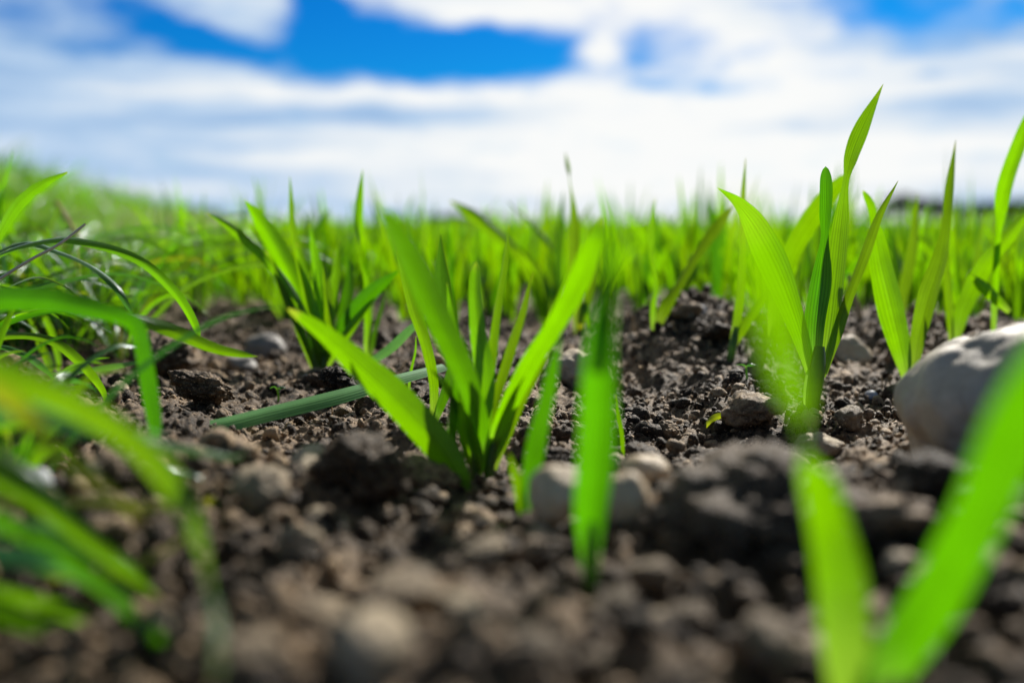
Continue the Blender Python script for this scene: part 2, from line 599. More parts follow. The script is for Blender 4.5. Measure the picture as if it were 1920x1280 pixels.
M_SOIL = soil_material('soil', (0.013, 0.0075, 0.0035), (0.056, 0.035, 0.019), (0.36, 0.245, 0.138), field=True)
M_CLOD_PALE = soil_material('dry_clod', (0.11, 0.076, 0.045), (0.31, 0.232, 0.145), (0.58, 0.47, 0.32))
M_CLOD_BIG = soil_material('earthy_clod', (0.10, 0.068, 0.042), (0.30, 0.215, 0.135), (0.56, 0.43, 0.285))
M_CRUMB = soil_material('soil_crumb', (0.017, 0.010, 0.0052), (0.076, 0.048, 0.026), (0.50, 0.350, 0.205))
M_LEAF = leaf_material('cereal_leaf', (0.020, 0.090, 0.002), (0.225, 0.505, 0.0), (0.36, 0.56, 0.05), tip=(0.46, 0.56, 0.03), veins=24.0)
M_LEAF_FAR = leaf_material('cereal_leaf_brightened', (0.028, 0.13, 0.002), (0.275, 0.60, 0.0), (0.36, 0.56, 0.05), veins=10.0)  # sunlit brightness put into the colour to offset self-shading in the crop
M_LEAF_COOL = leaf_material('cereal_leaf_cool', (0.03, 0.12, 0.012), (0.125, 0.40, 0.0), (0.30, 0.52, 0.05), veins=24.0, sheen=0.45)
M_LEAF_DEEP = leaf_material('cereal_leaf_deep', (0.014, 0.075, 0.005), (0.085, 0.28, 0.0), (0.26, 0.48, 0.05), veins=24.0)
M_GRASS = leaf_material('grass_blade', (0.040, 0.14, 0.008), (0.22, 0.53, 0.002), (0.28, 0.46, 0.06), tip=(0.40, 0.42, 0.06), veins=18.0, gloss=0.26, sheen=0.5)
M_GRASS_BLUE = leaf_material('grass_blade_waxy', (0.07, 0.20, 0.060), (0.10, 0.34, 0.03), (0.22, 0.40, 0.07), veins=20.0, gloss=0.3, sheen=0.6, fac=0.45)
M_GLAUCOUS = leaf_material('glaucous_blade', (0.24, 0.60, 0.19), (0.20, 0.54, 0.08), (0.30, 0.54, 0.14), veins=20.0, gloss=0.35, sheen=0.5, fac=0.35)
M_YELLOW = leaf_material('yellowed_blade', (0.17, 0.20, 0.02), (0.50, 0.58, 0.01), (0.44, 0.42, 0.08), tip=(0.42, 0.24, 0.06), veins=16.0, fac=0.5)
M_STEM = leaf_material('pale_stem', (0.18, 0.34, 0.07), (0.42, 0.70, 0.10), (0.58, 0.64, 0.34), veins=20.0, fac=0.5)
M_STRAW = plain_material('dry_straw', (0.30, 0.17, 0.07), (0.52, 0.38, 0.20), 300.0)
M_STRAW_PALE = plain_material('bleached_straw', (0.50, 0.42, 0.30), (0.84, 0.78, 0.64), 900.0)
M_STONE = stone_material('grey_stone', (0.33, 0.288, 0.225), (0.50, 0.445, 0.36), (0.22, 0.185, 0.14))
M_STONE_WARM = stone_material('buff_stone', (0.40, 0.295, 0.175), (0.66, 0.52, 0.345), (0.24, 0.17, 0.10))
M_STONE_DARK = stone_material('slate_grey_stone', (0.13, 0.12, 0.11), (0.27, 0.25, 0.23), (0.09, 0.08, 0.065))
M_STONE_BLUE = stone_material('bluish_stone', (0.24, 0.25, 0.27), (0.50, 0.53, 0.58), (0.14, 0.14, 0.14))
M_BARK = plain_material('bark', (0.03, 0.022, 0.017), (0.07, 0.055, 0.045), 3.0)
M_TREE = plain_material('bare_twigs_and_buds', (0.018, 0.022, 0.020), (0.050, 0.048, 0.040), 0.8)


# ------------------------------------------------------------------ the ground: one sheet from the camera to the horizon
def ground_full(x, y):
    h = ground_low(x, y)
    near = 1.0 / (1.0 + (np.maximum(y, 0) / 1.4) ** 4)
    wx = x + 0.004 * vnoise(x / 0.011, y / 0.011, 71)
    wy = y + 0.004 * vnoise(x / 0.011, y / 0.011, 75)
    c1 = np.clip(1.0 - worley(wx / 0.015, wy / 0.015, 21) * 1.15, 0, 1)
    c2 = np.clip(1.0 - worley(wx / 0.0055, wy / 0.0055, 31) * 1.1, 0, 1)
    c3 = np.clip(1.0 - worley(x / 0.0023, y / 0.0023, 41) * 1.05, 0, 1)
    patch = np.clip(0.55 + 1.6 * vnoise(x / 0.05, y / 0.05, 51), 0.1, 1.0)
    h = h + near * (0.0082 * np.sqrt(c1) * patch + 0.0036 * np.sqrt(c2) + 0.0013 * np.sqrt(c3))
    lip = np.exp(-((y - 0.165) / 0.085) ** 4)
    big = np.clip(1.0 - worley((wx + 0.006 * vnoise(x / 0.02, y / 0.02, 79)) / 0.030, wy / 0.030, 121) * 1.1, 0, 1)
    mid = np.clip(1.0 - worley(wx / 0.017, wy / 0.017, 131) * 1.1, 0, 1)
    h = h + lip * (0.014 * np.sqrt(big) + 0.012 * np.sqrt(mid) - 0.0145)
    h = h + near * 0.0024 * fbm(x / 0.007, y / 0.007, 61, 3) - near * 0.005
    return h


def build_ground():
    ys = np.concatenate([
        -np.geomspace(40.0, 0.06, 40), np.arange(-0.05, 0.10, 0.004), np.arange(0.10, 0.28, 0.0010),
        np.arange(0.28, 0.72, 0.00085), 0.72 * np.exp(np.cumsum(np.minimum(0.0022 + 0.00008 * np.arange(320), 0.03))),
    ])
    ys = ys[ys < 60]
    ys = np.concatenate([ys, np.geomspace(62, 4000, 26)])
    side = np.geomspace(1.004, 40, 46)
    u = np.concatenate([-side[::-1], np.linspace(-1, 1, 940), side])
    X = np.clip(u[None] * (0.17 + 0.70 * np.abs(ys))[:, None], -5000 - 200 * np.abs(u)[None], 5000 + 200 * np.abs(u)[None])
    Y = np.repeat(ys[:, None], len(u), 1)
    Z = ground_full(X, Y)
    n, mcols = X.shape
    a = np.arange(n - 1)[:, None] * mcols + np.arange(mcols - 1)[None]
    F = np.stack([a, a + 1, a + mcols + 1, a + mcols], -1).reshape(-1, 4)
    me = make_mesh('ground', np.stack([X, Y, Z], -1).reshape(-1, 3), F, M_SOIL)
    tag(link('ground', me), kind='structure')


build_ground()


# ------------------------------------------------------------------ loose soil: countless crumbs as one mass
def rand_rot(rng, n):
    q = rng.randn(n, 4)
    q /= np.linalg.norm(q, axis=1)[:, None]
    w, x, y, z = q.T
    return np.stack([
        np.stack([1 - 2 * (y * y + z * z), 2 * (x * y - z * w), 2 * (x * z + y * w)], -1),
        np.stack([2 * (x * y + z * w), 1 - 2 * (x * x + z * z), 2 * (y * z - x * w)], -1),
        np.stack([2 * (x * z - y * w), 2 * (y * z + x * w), 1 - 2 * (x * x + y * y)], -1)], 1)


def build_crumbs():
    rng = np.random.RandomState(3)
    Vs, Fs, Ts = [], [], []
    base = 0
    plan = [  # how many, nearest, farthest, smallest, largest radius, mesh detail
        (1500, 0.12, 1.5, 0.0026, 0.0062, 3), (8000, 0.12, 0.31, 0.0011, 0.0036, 2), (15000, 0.28, 0.85, 0.0012, 0.0032, 2),
        (46000, 0.28, 0.72, 0.0005, 0.0013, 1), (7000, 0.7, 1.5, 0.0014, 0.0030, 1),
    ]
    for count, y0, y1, r0, r1, sub in plan:
        forms = [clod_geo(sub, 100 * sub + k) for k in range(14)]
        Y = np.sqrt(rng.uniform(y0 ** 2, y1 ** 2, count))
        X = rng.uniform(-1, 1, count) * (0.05 + 0.56 * Y)
        clump = vnoise(X / 0.035, Y / 0.035, 88) + rng.uniform(-0.5, 0.5, count) * 0.9
        keep = clump > -0.05
        X, Y = X[keep], Y[keep]
        n = len(X)
        R = r0 * (r1 / r0) ** (rng.rand(n) ** 1.7)
        Z = ground_full(X, Y) + R * rng.uniform(0.05, 0.6, n)
        M = rand_rot(rng, n) * (R[:, None, None] * rng.uniform(0.75, 1.25, (n, 1, 3)))
        which = rng.randint(0, len(forms), n)
        for k, (fv, ff) in enumerate(forms):
            s = np.where(which == k)[0]
            if not len(s):
                continue
            W = np.einsum('nij,vj->nvi', M[s], fv) + np.stack([X[s], Y[s], Z[s]], -1)[:, None]
            Vs.append(W.reshape(-1, 3))
            Fs.append((ff[None] + (base + np.arange(len(s)) * len(fv))[:, None, None]).reshape(-1, 3))
            Ts.append(np.repeat(rng.rand(len(s)), len(fv)))
            base += len(s) * len(fv)
    me = make_mesh('soil_crumbs', np.concatenate(Vs), np.concatenate(Fs), M_CRUMB, tone=np.concatenate(Ts))
    tag(link('soil_crumbs', me), 'loose brown soil crumbs strewn over the bare earth', 'soil crumbs', kind='stuff')


build_crumbs()

# ------------------------------------------------------------------ soil clods one can tell apart
CLOD_FORMS = [make_mesh('soil_clod', *clod_geo(5 if k < 5 else 4, 900 + k, 0.30, 0.26, 0.10), M_CRUMB) for k in range(12)]
PALE_FORMS = [make_mesh('soil_clod', *clod_geo(4, 940 + k, 0.24, 0.16, 0.06), M_CLOD_PALE) for k in range(5)]


def clod(px, py, wpx, form, label, squash=0.85, lift=0.45, depth=None, rz=None):
    """px, py: middle of the clod's foot; wpx its width there"""
    d = depth or hit(px, py)[1]
    r = wpx * d / FPX / 2
    p = at(px, py - 0.30 * wpx, d - 0.25 * r)
    pale = any(w in label for w in ('tan', 'pale', 'buff', 'light brown'))
    o = link('soil_clod', PALE_FORMS[form % 5] if pale else CLOD_FORMS[form], loc=tuple(p))
    o.scale = (r, r, r * squash)
    o.rotation_euler = (RND.uniform(-0.4, 0.4), RND.uniform(-0.4, 0.4), RND.uniform(0, 6.28) if rz is None else rz)
    tag(o, label, 'clod', 'clods of soil')
    return o


BIG = make_mesh('soil_clod', *clod_geo(5, 977, 0.42, 0.34, 0.13), M_CLOD_BIG)
CLOD_FORMS.append(BIG)
clod(1402, 1080, 330, 12, 'largest brown soil clod, lying in the blurred foreground left of the curled green leaf', 0.66, 0.66, depth=0.235, rz=1.0)
clod(760, 1150, 125, 1, 'tan rounded soil clod in the blurred foreground straight below the diagonal leaf foot', 0.9, 0.5)
clod(690, 1255, 170, 2, 'pale grey brown clod at the bottom edge of the photo, left of the middle', 0.8, 0.4)
clod(1110, 1275, 90, 3, 'small pale clod at the bottom edge below the broad upright foreground leaf', 0.9, 0.5)
clod(690, 925, 150, 4, 'broad crumbly clod on the soil ridge left of the diagonal leaf foot', 0.8, 0.45)
clod(800, 930, 110, 5, 'dark clod beside the foot of the diagonal leaf on the soil ridge', 0.9, 0.45)
clod(1225, 1100, 80, 6, 'small light brown clod just right of the foot of the broad upright leaf', 0.8, 0.5)
clod(1150, 1170, 95, 7, 'blurred buff clod in front of the foot of the broad upright leaf', 0.7, 0.5)
clod(905, 1060, 85, 8, 'small tan clod left of the foot of the broad upright leaf', 0.7, 0.5)
clod(1660, 1010, 150, 9, 'smooth grey clod between the two crossing leaves of the huge out of focus seedling', 0.7, 0.5)
clod(1690, 1075, 70, 10, 'pale pebble like clod low between the two leaves of the huge out of focus seedling', 0.8, 0.5)
clod(1740, 925, 120, 11, 'dark clod under the front edge of the big grey stone', 0.75, 0.4)
clod(1400, 795, 95, 5, 'dark crumbly clod with yellow bits behind the largest foreground clod', 0.8, 0.4)
clod(1590, 800, 60, 7, 'dark brown clod just right of the foot of the seedling with the pale stem', 0.8, 0.4)
clod(490, 940, 95, 6, 'buff clod on the left end of the soil ridge, beside the hanging grass blade', 0.8, 0.45)
clod(310, 700, 110, 0, 'crumbly clod on the left soil bank beside the bent yellowing blade', 0.75, 0.4)
clod(380, 755, 90, 2, 'angular clod lying just right of the bent yellowing blade', 0.7, 0.4)
clod(165, 800, 80, 8, 'cracked clod between grass blades at the left edge of the bare soil', 0.8, 0.45)
clod(640, 745, 90, 3, 'knobbly clod lying just behind the long fallen grass blade', 0.8, 0.4)
clod(1090, 735, 95, 9, 'pale topped clod behind the broad upright foreground leaf', 1.0, 0.5)
clod(1345, 640, 60, 10, 'grey clod on the right flank of the soil mound', 0.8, 0.4)
clod(1290, 600, 55, 11, 'small clod on the crest of the soil mound', 0.8, 0.4)
for q in [
    (590, 1180, 90, 1, 'pale brown clod in the blurred foreground, above the pale clod at the bottom edge'),
    (870, 1180, 100, 2, 'tan clod in the blurred foreground midway between two broad leaves'),
    (1000, 1240, 95, 3, 'buff clod near the bottom edge, left of the small pale clod there'),
    (560, 1040, 80, 4, 'pale clod on the front slope of the soil ridge, left of the diagonal leaf'),
    (1020, 1030, 70, 0, 'buff lump just under the rounded pale pebble'),
    (1290, 1190, 95, 2, 'light brown clod in front of the largest foreground clod'),
    (1440, 1230, 110, 3, 'pale clod at the foot of the largest foreground clod, near the bottom edge'),
    (300, 1200, 80, 1, 'tan clod beside the drooping yellow blade in the lower left'),
    (470, 1265, 110, 4, 'pale clod at the bottom edge beside the hanging grass blade'),
]:
    clod(*q, 0.85, 0.5)
ZONES = [  # clods of one patch look alike: they share a label that is true of that patch only
    (56, 0.13, 0.27, 'nondescript brown clod among the out of focus foreground soil', 0.0035, 0.0095),
    (46, 0.27, 0.52, 'small brown crumbly clod on the sharply focused bare soil', 0.0035, 0.0075),
    (40, 0.55, 1.05, 'small brown clod on the far soil before the dense seedlings', 0.004, 0.010),
]
for count, y0, y1, lab, r0, r1 in ZONES:
    for k in range(count):
        y = RND.uniform(y0, y1)
        x = RND.uniform(-1, 1) * 0.50 * y
        r = r0 * (r1 / r0) ** (RND.random() ** 1.5)
        z = float(ground_low(np.array([x]), np.array([y]))[0])
        o = link('soil_clod', (PALE_FORMS[RND.randrange(5)] if RND.random() < 0.28 else CLOD_FORMS[RND.randrange(12)]), loc=(x, y, z + r * 0.25))
        o.scale = (r * RND.uniform(0.8, 1.2), r, r * RND.uniform(0.6, 0.95))
        o.rotation_euler = (RND.uniform(-0.6, 0.6), RND.uniform(-0.6, 0.6), RND.uniform(0, 6.28))
        tag(o, lab, 'clod', 'clods of soil')


# ------------------------------------------------------------------ stones
def stone(px, py, wpx, hpx, seed, mat, label, lift=0.35, deep=1.0, bump=0.24, depth=None, tilt=0.0, name='stone', rz=0.0, middle=False):
    p, d = hit(px, py)
    if depth:
        d = depth
        p = at(px, py, d)
        p[2] = float(ground_low(p[0:1], p[1:2])[0])
    if middle:                      # px, py is its middle, half sunk in the lumps before it
        p = at(px, py, d)
        lift = 0.0
    V, F = ICO[5 if wpx > 120 else 4]
    r = random.Random(seed)
    off = Vector((r.uniform(-9, 9), r.uniform(-9, 9), r.uniform(-9, 9)))
    k = np.array([1 + bump * 1.6 * mnoise.noise(Vector(v) * 0.9 + off) + bump * 0.55 * mnoise.noise(Vector(v) * 2.1 + off)
                  + 0.03 * mnoise.noise(Vector(v) * 7 + off) for v in V])
    w, h = wpx * d / FPX / 2, hpx * d / FPX / 2
    V = V * k[:, None] * np.array([w, w * deep, h])
    me = make_mesh(name, V, F, mat)
    o = link(name, me, loc=(p[0], p[1], p[2] + h * lift))
    o.rotation_euler = (0, math.radians(tilt), math.radians(rz))
    tag(o, label, 'stone', 'stones on the soil')
    return o


stone(1866, 885, 325, 300, 41, M_STONE, 'big smooth grey stone standing at the right edge of the photo', 0.72, 0.8, 0.26, depth=0.315, tilt=-28)
stone(1040, 928, 115, 105, 5, M_STONE_WARM, 'rounded pale pebble left of the broad upright foreground leaf', 0.95, 0.9, 0.12, depth=0.238, middle=True)
stone(1172, 940, 100, 112, 6, M_STONE_WARM, 'round buff pebble touching the right edge of the broad upright leaf', 0.95, 0.9, 0.10, depth=0.238, middle=True)
stone(1205, 888, 95, 66, 7, M_STONE_WARM, 'flattish brown pebble behind the round buff pebble', 0.9, 0.9, 0.16, depth=0.262, middle=True)
stone(498, 668, 85, 60, 8, M_STONE_DARK, 'flat dark grey stone behind the tip of the drooping green grass blade', 0.4, 0.9, 0.2)
stone(165, 568, 66, 34, 9, M_STONE, 'pale grey stone under the grass verge on the left', 0.6, 0.8, 0.15)
stone(1590, 668, 80, 62, 10, M_STONE_WARM, 'curved pale stone half buried right of the pale stemmed seedling', 0.2, 0.9, 0.2, tilt=25)
stone(1765, 548, 130, 46, 11, M_STONE_WARM, 'long pale stone lying behind the right hand seedlings', 0.55, 0.6, 0.12, tilt=-8)
stone(62, 925, 78, 62, 12, M_STONE_BLUE, 'bluish white pebble at the left edge among grass blades', 0.5, 0.9, 0.12)
stone(1632, 752, 24, 22, 13, M_STONE_BLUE, 'tiny white pebble right of the pale stemmed seedling', 0.7, 0.9, 0.15, name='pebble')
stone(190, 890, 60, 36, 14, M_STONE_WARM, 'flat buff pebble beside the yellowing grass blade on the left', 0.5, 0.9, 0.2, name='pebble')
stone(455, 690, 60, 34, 15, M_STONE_DARK, 'small grey pebble by the clump of many leaves', 0.4, 0.9, 0.2, name='pebble')
stone(1310, 590, 30, 22, 16, M_STONE_BLUE, 'small light pebble on the back of the soil mound', 0.5, 0.9, 0.2, name='pebble')
stone(1185, 640, 26, 20, 17, M_STONE_WARM, 'small light pebble in the hollow left of the soil mound', 0.5, 0.9, 0.2, name='pebble')
stone(580, 716, 26, 18, 18, M_STONE_BLUE, 'tiny bright pebble at the foot of the clump of many leaves', 0.5, 0.9, 0.2, name='pebble')

# ------------------------------------------------------------------ seedlings that can be told apart
LEAF_SEED = [0]


def leaf_part(root, origin, D, pts, mat=M_LEAF, name='leaf', fold=0.21, round_tip=False, n=44, wave=0.05, label=None):
    """pts: (px, py, centimetres behind the foot, width in px, turn in degrees)"""
    LEAF_SEED[0] += 1
    P = [at(a, b_, D + c / 100.0) - origin for a, b_, c, w, r in pts]
    W = [w * (0.86 if name == 'leaf' else 1.0) * (D + c / 100.0) / FPX for a, b_, c, w, r in pts]
    g = random.Random(LEAF_SEED[0])
    a, ph = g.uniform(-16, 16), g.uniform(0, 6.28)
    turn = [r + a * math.sin(1.3 * i + ph) for i, (*_, r) in enumerate(pts)]
    V, F, uv = blade_geo(P, W, turn, fold, n, 9, round_tip, wave, LEAF_SEED[0])
    me = make_mesh(name, V, F, mat, uv)
    o = link(name, me, root)
    if label:
        o['label'] = label
    return o


def stem_part(root, origin, D, pts, mat=M_STEM, name='stem'):
    P = [at(a, b_, D + c / 100.0) - origin for a, b_, c, w in pts]
    R = [w * (D + c / 100.0) / FPX / 2 for a, b_, c, w in pts]
    V, F, uv = tube_geo(P, R)
    return link(name, make_mesh(name, V, F, mat, uv), root)


def plant(name, base, label, leaves, stems=(), cat='seedling', group='cereal seedlings', depth=None):
    p, d = hit(*base)
    if depth:
        d = depth
        p = at(base[0], base[1], d)
    root = link(name, None, loc=tuple(p))
    root.empty_display_size = 0.01
    tag(root, label, cat, group)
    for s in stems:
        stem_part(root, p, d, s)
    for l in leaves:
        kw = {}
        if isinstance(l, tuple):
            l, kw = l
        leaf_part(root, p, d, l, **kw)
    return root


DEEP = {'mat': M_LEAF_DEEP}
ROUND = {'round_tip': True}
SEED = 'cereal_seedling'

# the sharp seedling right of the middle, with the pale stem
plant(SEED, (1525, 778), 'sharp multi leaved seedling with a thick pale stem, right of centre', [
    [(1520, 700, 0, 20, 0), (1500, 620, 0, 40, 0), (1465, 520, -1, 66, 0), (1425, 440, -1.6, 58, 10), (1385, 385, -2, 32, 25), (1345, 352, -2.2, 1, 30)],
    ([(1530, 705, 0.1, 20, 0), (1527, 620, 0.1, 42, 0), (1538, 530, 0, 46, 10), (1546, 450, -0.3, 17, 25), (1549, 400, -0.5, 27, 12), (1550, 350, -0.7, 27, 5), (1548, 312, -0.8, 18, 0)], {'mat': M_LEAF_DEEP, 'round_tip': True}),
    [(1540, 705, 0.2, 22, 0), (1556, 620, 0.5, 42, 0), (1568, 520, 0.9, 44, 0), (1578, 420, 1.2, 34, 15), (1586, 340, 1.2, 14, 40), (1598, 290, 1.3, 32, 0), (1620, 235, 1.4, 32, -5), (1656, 158, 1.5, 1, 0)],
    [(1545, 700, 0.2, 16, 20), (1567, 630, 0.4, 24, 30), (1590, 560, 0.6, 22, 40), (1620, 480, 0.8, 22, 30), (1650, 400, 0.9, 16, 35), (1684, 339, 1.0, 1, 40)],
    ([(1522, 790, 0, 17, 20), (1513, 745, -0.1, 18, 25), (1516, 700, 0, 14, 30), (1522, 680, 0, 3, 30)], {'mat': M_STEM}),
], [[(1522, 790, 0, 22), (1526, 740, 0, 27), (1533, 690, 0, 30), (1537, 650, 0.1, 20)]])
plant(SEED, (1448, 640), 'seedling with one broad slanting leaf behind the sharp multi leaved seedling', [
    [(1448, 640, 0, 12, 0), (1456, 570, 0, 26, 0), (1475, 500, 0, 36, 0), (1510, 430, -1, 46, 5), (1550, 375, -2, 42, 10), (1580, 340, -2.6, 26, 20), (1591, 326, -3, 3, 20)],
    [(1446, 645, 0, 10, 10), (1470, 580, 1, 18, 10), (1490, 530, 2, 14, 20), (1500, 490, 3, 1, 20)],
])
plant(SEED, (1372, 672), 'small slender two leaved seedling with a pale foot, on the right slope of the mound', [
    [(1374, 650, 0, 15, 0), (1384, 590, 0, 20, 20), (1392, 510, 0, 18, 35), (1393, 430, 0, 14, 40), (1393, 370, 0, 12, 20), (1398, 297, 0, 1, 20)],
    [(1376, 650, 0, 14, 0), (1400, 605, 0, 22, 20), (1428, 565, 0.3, 18, 35), (1455, 530, 0.5, 1, 30)],
], [[(1369, 682, 0, 13), (1372, 660, 0, 16), (1377, 635, 0, 15), (1381, 612, 0, 8)]])
plant(SEED, (1228, 624), 'v shaped two leaved seedling growing on the crest of the soil mound', [
    [(1226, 624, 0, 10, 0), (1224, 570, 0, 15, 30), (1228, 530, 0, 13, 60), (1220, 470, 0, 14, 20), (1222, 420, 0, 13, 20), (1228, 372, 0, 1, 20)],
    [(1231, 622, 0, 10, 0), (1248, 575, 0, 27, 10), (1275, 530, 0.5, 22, 35), (1305, 480, 1, 20, 30), (1345, 425, 1.5, 26, 10), (1376, 385, 2, 2, 10)],
])
plant(SEED, (1708, 722), 'seedling with two broad leaves in a v, left of the big grey stone', [
    ([(1704, 724, 0, 14, 0), (1692, 660, 0, 42, 0), (1672, 570, -0.2, 58, 0), (1652, 490, -0.4, 48, 5), (1640, 425, -0.6, 22, 40), (1632, 385, -0.8, 18, 20), (1618, 357, -1, 8, 10)], ROUND),
    [(1712, 722, 0, 14, 0), (1722, 640, 0.1, 34, 0), (1742, 560, 0, 46, 0), (1764, 490, 0.1, 38, 0), (1774, 420, 0.3, 18, 20), (1782, 350, 0.8, 20, 0), (1792, 263, 1.4, 1, 0)],
])
plant(SEED, (1790, 650), 'seedling with a long leaf reaching to the upper right behind the big grey stone', [
    [(1790, 650, 0, 10, 0), (1805, 590, 0, 34, 0), (1830, 535, 0, 42, 10), (1862, 480, -0.6, 34, 30), (1900, 430, -1.2, 26, 40), (1950, 370, -2, 2, 40)],
    [(1786, 650, 0, 9, 10), (1780, 590, 0, 16, 10), (1775, 520, 0, 15, 20), (1768, 450, 0, 12, 20), (1764, 400, 0, 1, 20)],
    [(1893, 585, -1, 12, 10), (1862, 555, -1, 24, 0), (1838, 532, -1, 22, 0), (1818, 513, -1, 2, 0)],
])
plant(SEED, (1864, 640), 'seedling with an upright twisted leaf leaving the photo at the right edge', [
    ([(1862, 640, 0, 9, 30), (1864, 560, 0, 14, 40), (1868, 480, -0.6, 15, 50), (1872, 430, -1.2, 14, 40), (1882, 370, -2.0, 32, 10), (1900, 310, -2.6, 38, 0), (1925, 240, -3.2, 30, 0), (1950, 170, -3.6, 2, 0)], {}),
])
plant(SEED, (1690, 600), 'seedling with a narrow upright leaf behind the v of two broad leaves', [
    [(1690, 600, 0, 10, 0), (1697, 540, 0, 26, 0), (1712, 470, 0, 24, 10), (1718, 410, 0, 16, 10), (1720, 362, 0, 1, 10)],
    [(1688, 600, 0, 9, 0), (1660, 540, 0, 20, 10), (1640, 480, 0, 18, 10), (1630, 430, 0, 1, 10)],
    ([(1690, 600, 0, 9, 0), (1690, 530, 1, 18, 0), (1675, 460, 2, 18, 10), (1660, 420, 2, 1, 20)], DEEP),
])

# middle of the photo
plant(SEED, (868, 925), 'seedling with a single broad diagonal leaf whose tip points to the upper left', [
    ([(868, 935, 0, 20, 0), (862, 900, 0, 46, 0), (820, 830, -0.1, 70, 0), (750, 755, -0.3, 74, 0), (675, 685, -0.5, 60, 0), (605, 625, -0.8, 42, 5), (538, 578, -1.1, 16, 10)], {'round_tip': True, 'fold': 0.12}),
])
plant(SEED, (902, 890), 'dense seedling clump in the middle, leaves spreading in a wide v', [
    ([(896, 890, 0, 16, 0), (898, 810, -0.6, 42, 0), (876, 720, -2.2, 52, 0), (832, 620, -4.9, 58, 0), (778, 510, -8.2, 64, 0), (720, 400, -11.2, 40, 0)], {'fold': 0.22, 'mat': M_LEAF_COOL}),
    ([(905, 885, 0, 18, 0), (908, 790, 0.2, 34, 0), (908, 700, 0.4, 42, 0), (897, 620, 0.6, 36, 0), (892, 550, 0.8, 28, -5), (893, 490, 1.0, 18, -5)], ROUND),
    ([(914, 880, 0.2, 15, 0), (936, 800, -0.4, 34, 0), (985, 700, -1.8, 42, 0), (1035, 620, -3.2, 44, 0), (1085, 530, -4.6, 52, 0), (1112, 460, -5.6, 40, 0), (1128, 410, -5.6, 6, 0)], {'fold': 0.12}),
    [(918, 878, 0, 14, 0), (940, 820, 0, 26, 20), (968, 740, 0.1, 24, 45), (1010, 650, 0.2, 14, 50), (1050, 580, 0.4, 2, 50)],
    ([(896, 885, 0.2, 12, 20), (900, 780, 0.8, 22, 20), (918, 690, 1.1, 24, 10), (930, 600, 1.4, 18, 20), (945, 500, 1.8, 15, 20), (955, 420, 2.2, 1, 20)], {}),
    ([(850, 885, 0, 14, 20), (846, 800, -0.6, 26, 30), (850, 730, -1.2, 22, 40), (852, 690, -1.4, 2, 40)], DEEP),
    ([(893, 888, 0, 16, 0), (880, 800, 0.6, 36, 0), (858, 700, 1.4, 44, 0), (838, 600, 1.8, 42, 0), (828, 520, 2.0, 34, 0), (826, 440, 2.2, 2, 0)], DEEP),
    [(926, 880, 0.3, 14, 0), (950, 810, 0.3, 26, 10), (982, 740, 0.3, 24, 10), (1012, 690, 0.4, 14, 10), (1030, 665, 0.5, 1, 10)],
    ([(890, 888, 0, 12, 10), (868, 830, -0.2, 20, 20), (860, 770, -0.3, 22, 20), (864, 715, -0.4, 12, 20), (868, 690, -0.4, 1, 20)], {}),
    ([(908, 884, 0.4, 10, 0), (922, 780, 0.7, 20, 0), (950, 680, 0.9, 22, 0), (978, 590, 1.0, 18, 0), (1000, 510, 1.2, 1, 0)], {}),
    ([(898, 884, 0.4, 10, 0), (885, 790, 0.8, 19, 10), (862, 690, 1.2, 22, 10), (846, 600, 1.5, 16, 10), (838, 530, 1.7, 1, 10)], {}),
    ([(900, 884, -0.2, 10, 0), (888, 830, -0.5, 18, 10), (862, 770, -0.9, 22, 10), (832, 720, -1.2, 15, 10), (806, 690, -1.5, 1, 10)], {}),
], [[(890, 908, 0, 16), (893, 870, 0, 20), (898, 815, 0, 12)], [(916, 908, 0, 16), (918, 870, 0, 20), (928, 815, 0, 12)]])
plant(SEED, (812, 790), 'slim bright seedling with a pointed leaf, between the diagonal leaf and the clump', [
    [(812, 792, 0, 12, 0), (811, 720, 0, 24, 25), (798, 650, 0, 27, 20), (775, 580, 0.3, 26, 10), (755, 510, 0.8, 16, 10), (742, 470, 1.2, 1, 10)],
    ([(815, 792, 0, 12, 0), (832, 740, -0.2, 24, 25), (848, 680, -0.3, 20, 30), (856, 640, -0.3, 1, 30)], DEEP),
])
plant(SEED, (985, 988), 'dark narrow seedling with a small side leaf, left of the pale pebble', [
    ([(985, 995, 0, 14, 0), (992, 920, -0.1, 36, 0), (1004, 840, -0.3, 42, 10), (1020, 760, -0.6, 36, 20), (1035, 690, -1.0, 26, 25), (1050, 630, -1.4, 2, 30)], DEEP),
    ([(983, 990, 0, 10, 0), (978, 935, 0, 26, 0), (965, 885, 0, 20, 10), (955, 850, 0, 2, 10)], {}),
])
plant(SEED, (1108, 1105), 'broad upright seedling standing nearest in the middle foreground, on a narrow foot', [
    ([(1108, 1112, 0, 24, 0), (1108, 1040, -0.1, 44, 0), (1112, 950, -0.3, 78, 0), (1120, 840, -0.6, 84, 0), (1124, 730, -1.0, 76, 0), (1128, 640, -1.4, 62, 0), (1133, 570, -1.7, 40, 20), (1136, 520, -1.9, 3, 30)], {'fold': 0.32, 'mat': M_LEAF_COOL}),
    ([(1120, 700, -1.2, 40, 10), (1130, 620, -1.5, 48, 20), (1136, 540, -1.8, 36, 30), (1143, 460, -2.0, 30, 30), (1144, 405, -2.2, 24, 30), (1138, 362, -2.3, 3, 30)], {'mat': M_LEAF_COOL}),
    ([(1130, 620, -1.4, 20, 10), (1142, 540, -1.8, 26, 30), (1160, 490, -2.0, 24, 30), (1195, 455, -2.3, 20, 30), (1228, 438, -2.5, 2, 30)], {}),
], [[(1108, 1118, 0, 22), (1107, 1070, 0, 28), (1108, 1020, -0.1, 24), (1110, 975, -0.2, 12)]])
